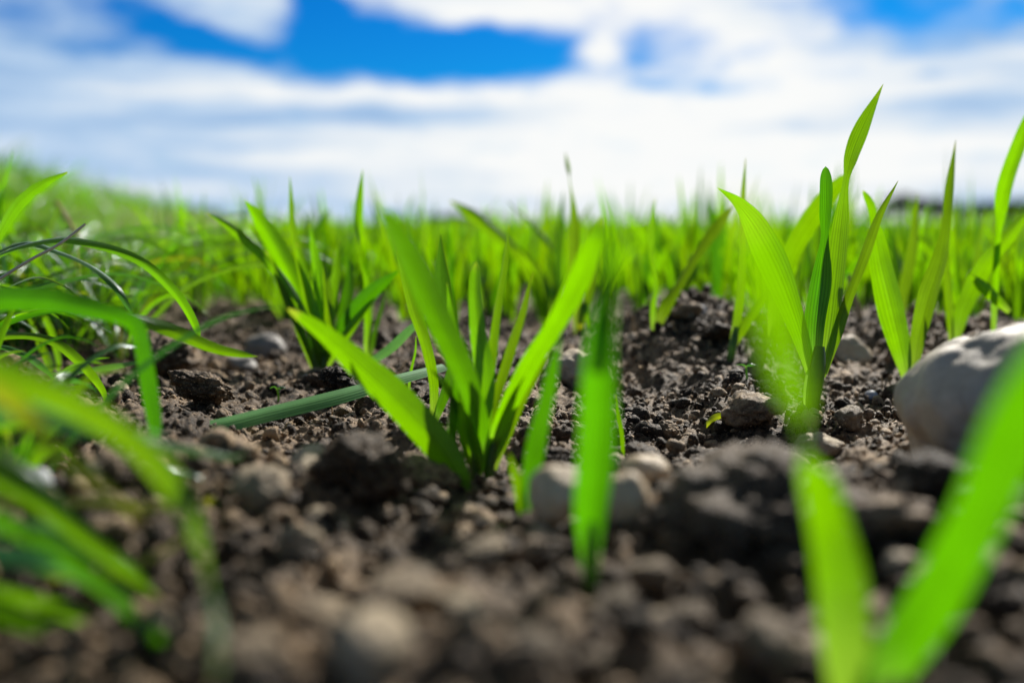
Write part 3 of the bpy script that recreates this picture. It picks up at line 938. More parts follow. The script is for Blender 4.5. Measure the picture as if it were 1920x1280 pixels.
plant(SEED, (690, 672), 'slender sharp seedling with one twisted upright leaf, right of the many leaved clump', [
    [(686, 680, 0, 13, 0), (690, 610, 0, 17, 0), (687, 540, 0, 15, 15), (674, 478, 0, 4, 70), (672, 420, 0, 19, 165), (675, 370, 0, 15, 175), (680, 318, 0, 1, 180)],
    ([(694, 672, 0, 8, 0), (702, 620, 0.2, 12, 20), (714, 580, 0.5, 10, 20), (724, 545, 0.8, 1, 20)], DEEP),
])
plant(SEED, (600, 700), 'clump of many dark and light leaves left of centre, with a white leaf glint', [
    ([(592, 696, 1.0, 9, 0), (584, 620, 1.0, 18, 0), (556, 540, 0.9, 34, 0), (518, 460, 0.6, 40, 0), (484, 410, 0.3, 30, 0), (458, 374, 0.0, 1, 0)], {'mat': M_LEAF}),
    ([(594, 698, 0, 10, 0), (580, 620, 0, 17, 10), (545, 545, -0.2, 18, 0), (500, 490, -0.3, 17, -10), (440, 432, -0.5, 20, -20), (388, 398, -0.8, 3, -25)], {}),
    ([(597, 698, 0, 10, 0), (582, 600, 0.2, 22, 10), (565, 510, 0.4, 24, 10), (548, 430, 0.5, 17, 20), (545, 370, 0.6, 10, 20), (543, 330, 0.6, 1, 20)], {}),
    ([(602, 700, 0, 10, 0), (606, 620, 0, 26, 0), (600, 540, 0, 26, 0), (588, 470, 0.2, 18, 10), (580, 420, 0.4, 1, 10)], {}),
    ([(606, 700, 0.6, 9, 0), (628, 640, 0.5, 24, 10), (662, 585, 0.2, 36, 10), (705, 540, -0.2, 30, 10), (750, 505, -0.6, 2, 10)], DEEP),
    ([(590, 698, 0, 9, 0), (562, 630, -0.2, 18, 20), (540, 570, -0.4, 20, 25), (524, 520, -0.5, 18, 30), (498, 470, -0.6, 2, 30)], {}),
    ([(603, 700, 0, 9, 0), (618, 600, 0.6, 22, 0), (628, 520, 1.2, 22, 0), (636, 450, 1.8, 1, 0)], {}),
    ([(592, 698, 0, 9, 0), (572, 640, -0.3, 17, 0), (548, 590, -0.5, 19, 0), (530, 545, -0.6, 15, 0), (512, 505, -0.7, 1, 0)], {}),
    ([(598, 698, 0, 9, 0), (596, 630, -0.4, 20, 0), (582, 560, -0.6, 22, 0), (566, 500, -0.8, 15, 0), (556, 455, -0.9, 1, 0)], {}),
    ([(605, 699, 0, 9, 0), (614, 640, -0.4, 18, 0), (616, 580, -0.6, 20, 0), (612, 520, -0.7, 14, 0), (606, 470, -0.8, 1, 0)], {}),
    ([(600, 699, 0, 8, 0), (590, 640, -0.6, 15, -20), (566, 580, -0.9, 17, -40), (540, 530, -1.1, 18, -60), (520, 500, -1.3, 2, -60)], {}),
    ([(606, 699, 0, 9, 0), (634, 650, -0.2, 18, 0), (660, 612, -0.3, 20, 0), (684, 580, -0.4, 14, 0), (704, 556, -0.5, 1, 0)], {}),
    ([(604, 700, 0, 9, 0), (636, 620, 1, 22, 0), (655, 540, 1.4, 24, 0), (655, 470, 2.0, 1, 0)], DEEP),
], [[(597, 706, 0, 12), (594, 670, 0, 15), (588, 630, 0, 8)], [(606, 706, 0, 12), (610, 670, 0, 14), (618, 640, 0, 8)]])
plant(SEED, (535, 600), 'blurred bright seedling just behind the many leaved clump, to its left', [
    [(535, 602, 0, 10, 0), (520, 540, 0, 22, 0), (505, 470, 0, 24, 0), (495, 410, 0, 14, 0), (475, 330, 0, 1, 0)],
    [(532, 602, 0, 10, 0), (500, 550, 0, 22, 0), (480, 500, 0, 24, 0), (470, 450, 0, 2, 0)],
    ([(538, 602, 0, 10, 0), (560, 530, 0, 24, 0), (582, 460, 0, 26, 0), (600, 420, 0, 20, 20), (616, 392, 0, 2, 20)], DEEP),
    [(534, 602, 0, 9, 0), (540, 520, 0, 22, 0), (535, 460, 0, 16, 0), (528, 400, 0, 1, 0)],
])
plant(SEED, (1046, 612), 'seedling behind the centre whose left leaf bends over with a white edge', [
    ([(1040, 612, 0, 12, 0), (1026, 560, 0, 34, 0), (995, 505, 0, 40, 5), (960, 462, -0.2, 22, -20), (925, 430, -0.4, 28, -25), (885, 402, -0.6, 26, -20), (845, 377, -0.9, 4, -15)], {}),
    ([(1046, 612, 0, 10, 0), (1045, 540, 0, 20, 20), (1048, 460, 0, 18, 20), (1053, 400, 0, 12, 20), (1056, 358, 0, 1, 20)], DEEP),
    ([(1050, 612, 0, 10, 0), (1042, 520, 0.4, 16, 30), (1030, 460, 0.2, 16, -30), (995, 415, 0, 18, -58), (950, 376, -0.3, 2, -60)], {}),
])
plant(SEED, (1082, 625), 'seedling with a tall twisted needle tip, behind the broad upright leaf', [
    [(1082, 628, 0, 10, 0), (1080, 560, 0, 24, 0), (1076, 480, 0, 28, 0), (1076, 410, 0, 20, 10), (1069, 350, 0, 5, 60), (1064, 318, 0, 12, 140), (1060, 286, 0, 1, 160)],
    [(1086, 625, 0, 10, 0), (1104, 560, 0.4, 22, 0), (1112, 500, 0.8, 22, 10), (1110, 450, 1.0, 1, 10)],
    ([(1084, 625, 0, 9, 0), (1096, 570, 0, 14, 20), (1108, 610, 0, 10, 20), (1112, 640, 0, 1, 20)], {}),
])
plant(SEED, (945, 560), 'small blurred seedling on the far edge of the bare soil, centre', [
    [(945, 562, 0, 10, 0), (935, 510, 0, 20, 0), (925, 450, 0, 20, 0), (918, 400, 0, 1, 0)],
    [(948, 562, 0, 10, 0), (965, 510, 0, 22, 0), (985, 455, 0, 18, 0), (1000, 410, 0, 1, 0)],
    ([(945, 562, 0, 8, 0), (930, 530, 0, 12, 0), (905, 500, 0, 12, 0), (880, 470, 0, 1, 0)], DEEP),
])

# very near the lens at the lower right
plant(SEED, (1610, 1330), 'huge out of focus seedling in the lower right corner, leaves crossing in a v', [
    ([(1600, 1340, 0, 90, 0), (1585, 1200, 0, 105, 0), (1578, 1080, 0.1, 106, 0), (1558, 980, 0.1, 92, 0), (1528, 895, -0.4, 66, 20), (1508, 845, -1.2, 16, 70), (1500, 800, -2.2, 18, 85), (1490, 740, -3.4, 62, 20), (1474, 650, -4.6, 88, 0), (1446, 545, -5.2, 90, 0), (1418, 450, -5.5, 66, 0), (1398, 370, -5.7, 4, 0)], {'fold': 0.10, 'n': 70, 'mat': M_LEAF, 'label': 'long leaf with a twist, its upper half blurred to a bright veil'}),
    ([(1610, 1350, 0, 70, 10), (1690, 1215, -0.3, 105, 35), (1770, 1100, -0.9, 110, 35), (1840, 970, -1.8, 130, 10), (1900, 830, -2.8, 130, 0), (1960, 690, -3.6, 100, 0), (2010, 560, -4.2, 10, 0)], {'mat': M_LEAF_COOL, 'fold': 0.12, 'label': 'wide blurred leaf reaching out past the right edge'}),
], depth=0.158)

# ------------------------------------------------------------------ other small growth
plant('weed_sprout', (521, 755), 'tiny two leaved sprout on a thin stalk left of the long fallen blade', [
    ([(519, 728, 0, 4, 0), (512, 726, 0, 9, 60), (506, 729, 0, 1, 60)], {'mat': M_GRASS_BLUE, 'n': 12}),
    ([(521, 728, 0, 4, 0), (529, 725, 0, 9, 60), (536, 728, 0, 1, 60)], {'mat': M_GRASS_BLUE, 'n': 12}),
], [[(521, 758, 0, 4), (522, 742, 0, 4), (520, 728, 0, 4)]], 'sprout', 'weed sprouts')
plant('weed_sprout', (1401, 712), 'tiny sprout with a reddish stalk below the small slender seedling', [
    ([(1398, 686, 0, 3, 0), (1389, 684, 0, 7, 60), (1378, 684, 0, 1, 60)], {'mat': M_GRASS_BLUE, 'n': 12}),
    ([(1400, 686, 0, 3, 0), (1410, 683, 0, 7, 60), (1420, 685, 0, 1, 60)], {'mat': M_GRASS_BLUE, 'n': 12}),
], [[(1401, 716, 0, 4), (1400, 700, 0, 4), (1399, 686, 0, 4)]], 'sprout', 'weed sprouts')
plant('weed_sprout', (330, 672), 'small blurred rosette sprout between the grass and the bent blade', [
    ([(330, 672, 0, 4, 0), (318, 664, 0, 9, 20), (306, 662, 0, 1, 20)], {'n': 12}),
    ([(330, 672, 0, 4, 0), (342, 668, 0, 9, 20), (352, 660, 0, 1, 20)], {'n': 12}),
    ([(330, 672, 0, 3, 0), (332, 650, 0, 6, 20), (326, 632, 0, 1, 20)], {'n': 12, 'mat': M_GRASS_BLUE}),
], (), 'sprout', 'weed sprouts')
plant('weed_sprout', (1168, 870), 'thin lone green shoot right of the broad upright leaf', [
    [(1168, 874, 0, 6, 0), (1166, 820, 0, 10, 20), (1160, 780, 0, 8, 20), (1156, 740, 0, 1, 20)],
], (), 'sprout', 'weed sprouts')
plant('weed_sprout', (766, 735), 'thin yellowish shoot behind the long fallen blade, left of the slim seedling', [
    [(766, 735, 0, 5, 0), (770, 695, 0, 7, 20), (778, 660, 0, 6, 20), (780, 630, 0, 1, 20)],
], (), 'sprout', 'weed sprouts')
plant('weed_sprout', (1090, 625), 'small yellow bud just left of the broad upright leaf', [
    ([(1094, 634, 0, 5, 0), (1090, 618, 0, 12, 20), (1084, 606, 0, 2, 20)], {'mat': M_YELLOW, 'n': 12}),
    ([(1094, 634, 0, 5, 0), (1096, 620, 0, 10, -20), (1092, 608, 0, 2, 20)], {'mat': M_YELLOW, 'n': 12}),
], (), 'sprout', 'weed sprouts')


def lone_blade(name, label, cat, pts, D, mat, group=None, fold=0.12, wave=0.02, round_tip=False):
    if D is None:                   # it lies on the soil: take the distance of the soil there
        D = hit(pts[1][0], pts[1][1])[1] - 0.003
    o0 = at(pts[0][0], pts[0][1], D + pts[0][2] / 100)
    LEAF_SEED[0] += 1
    P = [at(a, b_, D + c / 100.0) - o0 for a, b_, c, w, r in pts]
    W = [w * (D + c / 100.0) / FPX for a, b_, c, w, r in pts]
    V, F, uv = blade_geo(P, W, [r for *_, r in pts], fold, 56, 7, round_tip, wave, LEAF_SEED[0])
    return tag(link(name, make_mesh(name, V, F, mat, uv), loc=tuple(o0)), label, cat, group)


lone_blade('fallen_grass_blade', 'long bluish grass blade lying low across the soil from left to centre', 'grass blade', [
    (270, 818, 0, 40, 62), (400, 798, 0.6, 40, 62), (520, 769, 1.8, 38, 60), (640, 740, 3.2, 34, 58), (740, 711, 5.0, 28, 60), (835, 686, 7.0, 20, 62)], 0.352, M_GLAUCOUS)
lone_blade('fallen_grass_blade', 'short bluish grass blade slanting up to the slim bright seedling', 'grass blade', [
    (650, 705, 0, 3, 20), (690, 682, 0, 13, 20), (735, 650, 0, 18, 20), (775, 612, 0, 14, 20), (800, 596, 0, 2, 20)], 0.46, M_GLAUCOUS)
lone_blade('fallen_grass_blade', 'pale grass blade lying behind the left tufts, nearly level', 'grass blade', [
    (90, 702, 0, 5, 20), (150, 696, 0, 9, 20), (210, 688, 0, 11, 20), (270, 677, 0, 5, 20)], 0.45, M_GLAUCOUS)
lone_blade('yellow_leaf_scrap', 'curled yellow leaf scrap on the clod behind the largest foreground clod', 'leaf scrap', [
    (1318, 812, 0, 8, 20), (1328, 790, 0, 13, 60), (1345, 780, 0, 13, 30), (1362, 776, 0, 3, 20)], None, M_YELLOW)
lone_blade('yellow_leaf_scrap', 'orange curled leaf scrap under the left grass blades', 'leaf scrap', [
    (78, 790, 0, 5, 20), (100, 805, 0, 14, 40), (125, 812, 0, 14, 60), (145, 800, 0, 3, 20)], None, M_YELLOW)
lone_blade('yellow_leaf_scrap', 'pale curled leaf scrap left of the soil ridge, near the hanging grass blade', 'leaf scrap', [
    (385, 935, 0, 8, 20), (402, 944, 0, 24, 30), (408, 962, 0, 24, 50), (396, 976, 0, 6, 70)], None, M_YELLOW)


def straw(label, pts, D, wpx, mat=M_STRAW, name='straw_fibre', group='dry straw fibres'):
    if D is None:
        D = hit(pts[0][0], pts[0][1])[1] - 0.001
    o0 = at(pts[0][0], pts[0][1], D)
    P = [at(a, b_, D + (c if c else 0) / 100) - o0 for a, b_, c in pts]
    R = [wpx * D / FPX / 2 * k for k in np.linspace(1.0, 0.6, len(pts))]
    V, F, uv = tube_geo(P, R, 30, 7)
    return tag(link(name, make_mesh(name, V, F, mat, uv), loc=tuple(o0)), label, 'straw', group)


straw('thin tan fibre bowed over the soil left of the diagonal leaf foot', [(728, 874, 0), (760, 858, 0.3), (800, 850, 0.6), (850, 846, 0.9)], None, 4)
straw('short pale fibre curling up from the soil ridge', [(694, 858, 0), (704, 838, 0.3), (720, 826, 0.6), (736, 822, 0.9)], None, 5)
straw('reddish hair like root curling on the sharp soil', [(664, 793, 0), (676, 794, 0.2), (680, 804, 0.1), (681, 812, 0.1)], None, 3)
straw('wavy pale root on the sharp soil right of the reddish one', [(690, 804, 0), (694, 818, 0), (704, 830, -0.2), (706, 838, -0.4)], None, 3)
straw('dry twig poking up from the soil mound left of the v shaped seedling', [(1190, 632, 0), (1188, 612, 0), (1187, 592, 0)], None, 7)
straw('little pale twig standing on the soil mound right of the v shaped seedling', [(1264, 620, 0), (1262, 610, 0), (1259, 602, 0)], None, 6)
straw('thin upright yellow hair root right of the pale stemmed seedling', [(1652, 735, 0), (1654, 718, 0), (1653, 702, 0)], None, 4)
straw('upright pale rootlet in front of the long fallen blade', [(624, 786, 0), (623, 774, 0), (622, 762, 0)], None, 4)
straw('yellow brown dry stalk leaning behind the v of two broad leaves', [(1616, 600, 0), (1606, 570, 0.5), (1598, 545, 1), (1590, 515, 1.4)], None, 12)
straw('thin red brown straw leaning on the crumbs right of the pale stemmed seedling', [(1636, 790, 0), (1622, 772, 0.4), (1606, 755, 0.8)], None, 3)

for k in range(16):
    y = RND.uniform(0.29, 0.62)
    x = RND.uniform(-0.42, 0.46) * y
    z = float(ground_full(np.array([x]), np.array([y]))[0]) + 0.0012
    a, L = RND.uniform(0, 6.28), RND.uniform(0.006, 0.020)
    P = np.array([(math.cos(a) * L * t, math.sin(a) * L * t, 0.0012 + 0.003 * math.sin(3.1 * t) * RND.random()) for t in (-0.5, -0.2, 0.15, 0.5)])
    V, F, uv = tube_geo(P, [RND.uniform(0.0003, 0.0006)] * 4, 16, 6)
    tag(link('straw_fibre', make_mesh('straw_fibre', V, F, RND.choice((M_STRAW, M_STRAW_PALE)), uv), loc=(x, y, z)),
        'short bit of dry straw lying loose on the focused soil crumbs', 'straw', 'loose bits of straw')

# ------------------------------------------------------------------ long grass at the left
GT = 'grass_tuft'
GB = {'name': 'grass_blade', 'mat': M_GRASS, 'wave': 0.02, 'fold': 0.14, 'n': 48}


def gb(pts, **kw):
    d = dict(GB)
    d.update(kw)
    return (pts, d)


BL = {'mat': M_GRASS_BLUE}
plant(GT, (-120, 760), 'sharp grass tuft at the left edge whose top blade arches over to the soil', [
    gb([(-120, 760, 0, 10, 0), (-90, 600, 0, 15, 30), (-20, 490, 0, 18, 50), (90, 450, -0.4, 18, 55), (180, 458, -0.8, 19, 50), (265, 490, -1.0, 18, 40), (330, 550, -1.0, 17, 20), (366, 610, -0.8, 14, 10), (373, 645, -0.7, 2, 0)]),
    gb([(-125, 760, 0, 10, 0), (-100, 620, 0, 14, 30), (-40, 500, 0.5, 16, 60), (40, 455, 0.6, 17, 70), (110, 472, 0.4, 18, 75), (170, 498, 0.2, 19, 65), (215, 535, 0, 15, 40), (240, 575, 0, 9, 20), (247, 590, 0, 2, 0)], **BL),
    gb([(-110, 760, 0, 10, 0), (-95, 680, 0.1, 14, 20), (-40, 640, 0, 15, 30), (40, 628, -0.3, 15, 30), (100, 640, -0.5, 17, 30), (150, 680, -0.6, 19, 20), (190, 730, -0.7, 15, 5), (200, 765, -0.7, 3, 0)]),
    gb([(-110, 765, 0, 8, 0), (-60, 700, 0, 10, 30), (-10, 652, 0, 11, 40), (40, 662, -0.2, 12, 40), (80, 690, -0.3, 12, 20), (105, 716, -0.2, 2, 0)], **BL),
    gb([(-112, 762, 0, 8, 0), (-60, 600, 0, 12, 20), (-20, 545, 0, 14, 30), (30, 545, -0.5, 10, 60), (86, 541, -1, 2, 60)]),
])
plant(GT, (98, 708), 'small sharp grass tuft rooted beside the left end of the pale level blade', [
    gb([(100, 712, 0, 9, 0), (90, 680, 0, 16, 0), (72, 640, 0, 12, 10), (55, 600, 0, 8, 10), (38, 575, 0, 1, 0)]),
    gb([(100, 712, 0, 9, 0), (108, 690, 0, 13, 30), (106, 660, 0, 12, 10), (90, 610, 0, 14, 20), (55, 560, 0.2, 12, 30), (0, 535, 0.4, 10, 30), (-60, 520, 0.6, 2, 30)]),
    gb([(100, 714, 0, 5, 0), (115, 735, -0.3, 7, 30), (130, 758, -0.8, 6, 30), (148, 780, -1.2, 1, 30)], **BL),
    gb([(98, 712, 0, 5, 0), (97, 735, -0.6, 5, 0), (96, 780, -1.4, 4, 0), (97, 830, -2.2, 1, 0)]),
])
plant(GT, (-260, 900), 'grass tuft off the left edge with a dark blade drooping to the right', [
    gb([(-260, 900, 0, 16, 0), (-200, 680, 1, 24, 10), (-80, 570, 1.4, 30, 20), (60, 556, 1.6, 30, 30), (160, 570, 2.2, 28, 35), (240, 590, 3.5, 26, 30), (320, 618, 4.5, 27, 0), (400, 652, 5.2, 20, -10), (450, 663, 5.6, 14, -10), (484, 668, 5.8, 1, -10)]),
    gb([(-262, 900, 0, 16, 0), (-190, 690, 0, 30, 10), (-70, 575, -0.5, 42, 20), (70, 560, -1.0, 44, 25), (160, 575, -1.2, 38, 30), (225, 594, -1.2, 30, 10), (252, 612, -1.2, 36, 10), (264, 660, -1.2, 40, 0), (276, 730, -1.2, 40, 0), (288, 800, -1.3, 28, 0), (290, 850, -1.3, 3, 0)], mat=M_LEAF_DEEP, wave=0.0),
    gb([(-255, 905, 0, 12, 0), (-160, 620, 2, 14, 30), (-60, 520, 3, 16, 40), (60, 570, 3.5, 14, 40), (150, 575, 4, 16, 40), (205, 563, 4.5, 3, 40)], mat=M_YELLOW),
])
plant(GT, (-330, 1150), 'big blurred grass tuft at the left, one blade hanging to the bottom edge', [
    gb([(-330, 1150, 0, 40, 0), (-260, 850, 0, 60, 0), (-120, 690, -0.4, 64, 10), (20, 712, -0.8, 60, 25), (130, 760, -0.9, 58, 20), (230, 820, -1.0, 54, 10), (310, 900, -1.2, 62, 0), (360, 1000, -1.8, 66, -15), (392, 1110, -2.8, 66, -25), (403, 1210, -4.0, 58, -30), (402, 1300, -5.2, 8, 0)]),
    gb([(-330, 1150, 0, 40, 0), (-250, 860, 2, 46, 0), (-100, 690, 2.6, 50, 20), (50, 715, 3, 46, 25), (170, 775, 3.4, 40, 25), (290, 830, 4.0, 34, 20), (380, 845, 4.6, 24, 20), (440, 856, 5.0, 16, 30), (460, 845, 5.2, 2, 30)]),
    gb([(-330, 1150, 0, 30, 0), (-220, 900, 1, 40, 10), (-90, 790, 1, 44, 20), (40, 770, 1, 40, 40), (150, 795, 1.2, 40, 40), (240, 812, 1.6, 26, 40), (310, 815, 2, 3, 40)], mat=M_GLAUCOUS),
    gb([(-325, 1150, 0, 30, 0), (-240, 900, -0.6, 46, 10), (-110, 720, -1, 36, 10), (0, 740, -1.4, 38, 20), (60, 800, -1.5, 38, 20), (130, 870, -1.5, 36, 10), (210, 930, -1.4, 28, 0), (262, 975, -1.3, 4, 0)], mat=M_YELLOW),
    gb([(-330, 1150, 0, 24, 0), (-200, 880, 3, 30, 10), (0, 800, 4, 26, 30), (200, 800, 5, 22, 40), (320, 870, 6, 26, 20), (372, 892, 6.2, 20, 20), (380, 900, 6.2, 2, 10)]),
])
plant(GT, (-380, 1330), 'dark blurred grass tuft filling the bottom left corner of the photo', [
    gb([(-380, 1330, 0, 40, 0), (-260, 1080, 0, 46, 0), (-80, 960, 0, 36, 20), (60, 1010, -0.4, 38, 10), (190, 1100, -1.0, 36, 0), (290, 1200, -1.8, 32, 0), (350, 1300, 0.2, 8, 0)], mat=M_LEAF_DEEP),
    gb([(-380, 1330, 0, 40, 0), (-270, 1000, 0.2, 42, 0), (-100, 870, 0.4, 34, 10), (40, 920, 0.7, 34, 15), (150, 1000, 0.6, 32, 10), (240, 1070, 0.3, 26, 0), (300, 1120, 1.3, 6, 0)]),
    gb([(-380, 1330, 0, 40, 0), (-260, 1120, -0.4, 44, 0), (-90, 1040, -0.6, 32, 30), (80, 1050, -0.6, 36, 40), (180, 1090, -0.4, 30, 30), (260, 1140, -0.2, 8, 0)], mat=M_GLAUCOUS),
    gb([(-380, 1330, 0, 40, 0), (-280, 1200, -0.2, 36, 0), (-120, 1130, -0.3, 40, 20), (30, 1160, -0.2, 42, 20), (160, 1220, 0, 38, 10), (260, 1310, 0.2, 6, 0)], mat=M_LEAF_DEEP),
    gb([(-380, 1330, 0, 30, 0), (-240, 900, 0.6, 34, 0), (-90, 830, 1.0, 36, 20), (30, 880, 1.3, 34, 20), (120, 960, 1.6, 30, 20), (170, 1040, 1.8, 4, 10)]),
    gb([(-380, 1330, 0, 30, 0), (-200, 1010, 0.5, 34, 10), (-20, 985, 0.8, 36, 30), (140, 1010, 1.0, 36, 30), (230, 1060, 1.1, 30, 10), (290, 1115, 1.2, 5, 0)], mat=M_GLAUCOUS),
    gb([(-380, 1330, 0, 26, 0), (-220, 1060, -0.4, 30, 10), (-60, 1100, -0.5, 30, 30), (60, 1130, -0.5, 30, 20), (150, 1160, -0.4, 28, 20), (240, 1250, -0.3, 5, 10)]),
    gb([(-375, 1330, 0, 24, 0), (-240, 1040, 1, 26, 0), (-60, 945, 1.6, 22, 40), (80, 938, 2.0, 18, 50), (180, 940, 2.4, 20, 40), (280, 950, 2.8, 22, 30), (360, 935, 3.2, 4, 30)], mat=M_YELLOW),
    gb([(-375, 1330, 0, 24, 0), (-200, 1130, 0.8, 26, 0), (60, 1080, 1.2, 22, 40), (200, 1075, 1.4, 18, 40), (300, 1035, 1.6, 16, 40), (350, 1000, 1.8, 3, 30)], mat=M_YELLOW),
], depth=0.185)
for k in range(84):
    y = RND.uniform(0.56, 0.86)
    x = (RND.uniform(-160, 250) - 960) / FPX * y
    if k < 6:
        y = RND.uniform(0.40, 0.52); x = (RND.uniform(-190, -40) - 960) / FPX * y
    if 6 <= k < 20:
        y = RND.uniform(0.235, 0.36); x = (RND.uniform(-260, 10) - 960) / FPX * y
    z = float(ground_low(np.array([x]), np.array([y]))[0])
    root = tag(link(GT, None, loc=(x, y, z)), 'loose unmown grass tuft between the verge and the bare soil on the left', 'grass tuft', 'grass tufts by the verge')
    root.empty_display_size = 0.01
    for j in range(RND.randint(11, 17)):
        a = RND.uniform(0, 6.28)
        L = (RND.uniform(0.045, 0.105) if RND.random() < 0.8 else RND.uniform(0.11, 0.15)) * (0.55 if y < 0.37 else 0.85 if y < 0.53 else 1.0)
        lean, droop = RND.uniform(0.25, 1.0), RND.uniform(0.15, 0.95)
        if L > 0.085:
            lean, droop = RND.uniform(0.7, 1.15), RND.uniform(0.85, 1.15)
        P = np.array([(math.cos(a) * L * lean * t ** 1.3, math.sin(a) * L * lean * t ** 1.3, L * (t - droop * 0.62 * t ** 3) - 0.004) for t in (0, 0.25, 0.5, 0.75, 0.9, 1.0)])
        w = RND.uniform(0.0013, 0.0027)
        f = RND.uniform(0, 360)
        tw = RND.uniform(-60, 60)
        LEAF_SEED[0] += 1
        V, F, uv = blade_geo(P, [w * 0.6, w * 0.9, w, w * 0.8, w * 0.45, 0.0001], [f + tw * t for t in (0, 0.25, 0.5, 0.75, 0.9, 1.0)], 0.14, 24, 5, False, 0.02, LEAF_SEED[0])
        link('grass_blade', make_mesh('grass_blade', V, F, RND.choice((M_GRASS, M_GRASS, M_GRASS, M_GRASS_BLUE, M_LEAF_DEEP)) if j else M_YELLOW, uv), root)
straw('brown dead grass stalk slanting down across the left verge', [(105, 378, 0), (150, 450, -0.3), (205, 512, -0.6), (255, 570, -1.0), (302, 628, -1.4)], 0.715, 9, M_STRAW)
straw('bleached speckled stalk rising from the left edge to the arching blade', [(-190, 760, 0), (-130, 640, 0), (-60, 560, 0), (0, 522, 0), (55, 488, 0), (110, 458, 0), (160, 420, 0.4)], 0.40, 8, M_STRAW_PALE)
lone_blade('grass_leaf', 'short pointed green leaf standing up out of the left verge against the sky', 'grass blade', [
    (-50, 765, 0, 8, 10), (-42, 600, 0, 11, 10), (-18, 480, 0, 14, 10), (20, 400, 0, 24, 10), (50, 366, 0, 24, 10), (85, 342, 0, 18, 10), (126, 323, 0, 3, 10)], 0.43, M_LEAF)


# ------------------------------------------------------------------ the rest of the crop
def template_geo(seed, simple=False):
    """one young cereal plant at the origin: its leaves as separate geometry"""
    r = random.Random(seed)
    out = []
    n = r.choice((3, 3, 4, 5, 6))
    a0 = r.uniform(0, 6.28)
    for k in range(n):
        a = a0 + k * math.pi * r.uniform(0.6, 1.25) + r.uniform(-0.5, 0.5)
        H = r.uniform(0.070, 0.118) * (1.0 if k < 2 else 0.85)
        lean = r.uniform(0.06, 0.55) if k else r.uniform(0.02, 0.25)
        droop = r.uniform(0, 0.35) if r.random() < 0.5 else 0.0
        pts = []
        for t in (0, 0.25, 0.5, 0.75, 1.0):
            rad = H * lean * (t ** 1.5) * 1.1 + 0.002
            z = H * (t - droop * max(0, t - 0.5) ** 2 * 2.0) - 0.004
            pts.append((math.cos(a) * rad, math.sin(a) * rad, z))
        w = r.uniform(0.0038, 0.0070)
        face = math.degrees(a) + 90 + r.uniform(-60, 60)
        twist = r.uniform(-70, 70)
        rolls = [face + twist * t for t in (0, 0.25, 0.5, 0.75, 1.0)]
        W = [w * 0.4, w * 0.85, w, w * 0.72, 0.0002]
        out.append(blade_geo(np.array(pts), W, rolls, 0.18, 9 if simple else 20, 3 if simple else 5, False, 0.02, seed * 7 + k))
    return out


TEMPL = []
for s in range(16):
    TEMPL.append([make_mesh('leaf', V, F, M_LEAF_FAR if RND.random() < 0.78 else M_LEAF_DEEP, uv) for V, F, uv in template_geo(500 + s)])

rng = np.random.RandomState(12)
spots = []
tries = 0
while len(spots) < 262 and tries < 20000:
    tries += 1
    y = math.sqrt(rng.uniform(0.66 ** 2, 1.22 ** 2))
    x = rng.uniform(-0.42, 0.56) * y
    px = 960 + x * FPX / y
    lo = 0.84 if 1080 < px < 1190 else (0.78 if px < 520 else 0.68)
    if 1180 < px < 1430:
        lo = 0.76
    if px > 1700:
        lo = 0.66
    if y < lo + 0.08 * rng.rand():
        continue
    if x < -0.185 - 0.17 * y:
        continue
    if any((x - a) ** 2 + (y - b_) ** 2 < 0.024 ** 2 for a, b_ in spots):
        continue
    spots.append((x, y))
spots.sort(key=lambda p: p[1])


def where(px, y):
    side = ('left of the middle' if px < 800 else 'in the middle' if px < 1150 else 'right of the middle' if px < 1500 else 'at the right')
    if y < 0.95: row = 'in the first dense rows behind the bare soil'
    else: row = 'in the blurred second band of the crop'
    return f'green cereal seedling {side}, {row}'


for i, (x, y) in enumerate(spots):
    z = float(ground_low(np.array([x]), np.array([y]))[0])
    root = link(SEED, None, loc=(x, y, z))
    root.empty_display_size = 0.01
    root.rotation_euler = (0, 0, rng.uniform(0, 6.28))
    s = rng.uniform(0.80, 1.08) if rng.rand() < 0.82 else rng.uniform(1.1, 1.35)
    root.scale = (s, s, s)
    tag(root, where(960 + x * FPX / y, y), 'seedling', 'cereal seedlings')
    for me in TEMPL[i % len(TEMPL)]:
        link('leaf', me, root)


def mass(name, geos, X, Y, Z, rot, scale, mat, label, cat, tilt=None):
    """countless plants as one mesh"""
    Vs, Fs, Us, Ts, base = [], [], [], [], 0
    which = rng.randint(0, len(geos), len(X))
    for k, parts in enumerate(geos):
        s = np.where(which == k)[0]
        if not len(s):
            continue
        V = np.concatenate([p[0] for p in parts])
        U = np.concatenate([p[2] for p in parts])
        F, b0 = [], 0
        for p in parts:
            F.append(p[1] + b0)
            b0 += len(p[0])
        F = np.concatenate(F)
        c, sn = np.cos(rot[s]), np.sin(rot[s])
        sc = scale[s]
        W = np.empty((len(s), len(V), 3))
        W[:, :, 0] = sc[:, None] * (c[:, None] * V[None, :, 0] - sn[:, None] * V[None, :, 1]) + X[s][:, None]
        W[:, :, 1] = sc[:, None] * (sn[:, None] * V[None, :, 0] + c[:, None] * V[None, :, 1]) + Y[s][:, None]
        W[:, :, 2] = sc[:, None] * V[None, :, 2] + Z[s][:, None]
        Vs.append(W.reshape(-1, 3))
        Us.append(np.tile(U, (len(s), 1)))
        Ts.append(np.repeat(rng.rand(len(s)), len(V)))
        Fs.append((F[None] + (base + np.arange(len(s)) * len(V))[:, None, None]).reshape(-1, 4))
        base += len(s) * len(V)
    me = make_mesh(name, np.concatenate(Vs), np.concatenate(Fs), mat, np.concatenate(Us), np.concatenate(Ts))
    return tag(link(name, me), label, cat, kind='stuff')


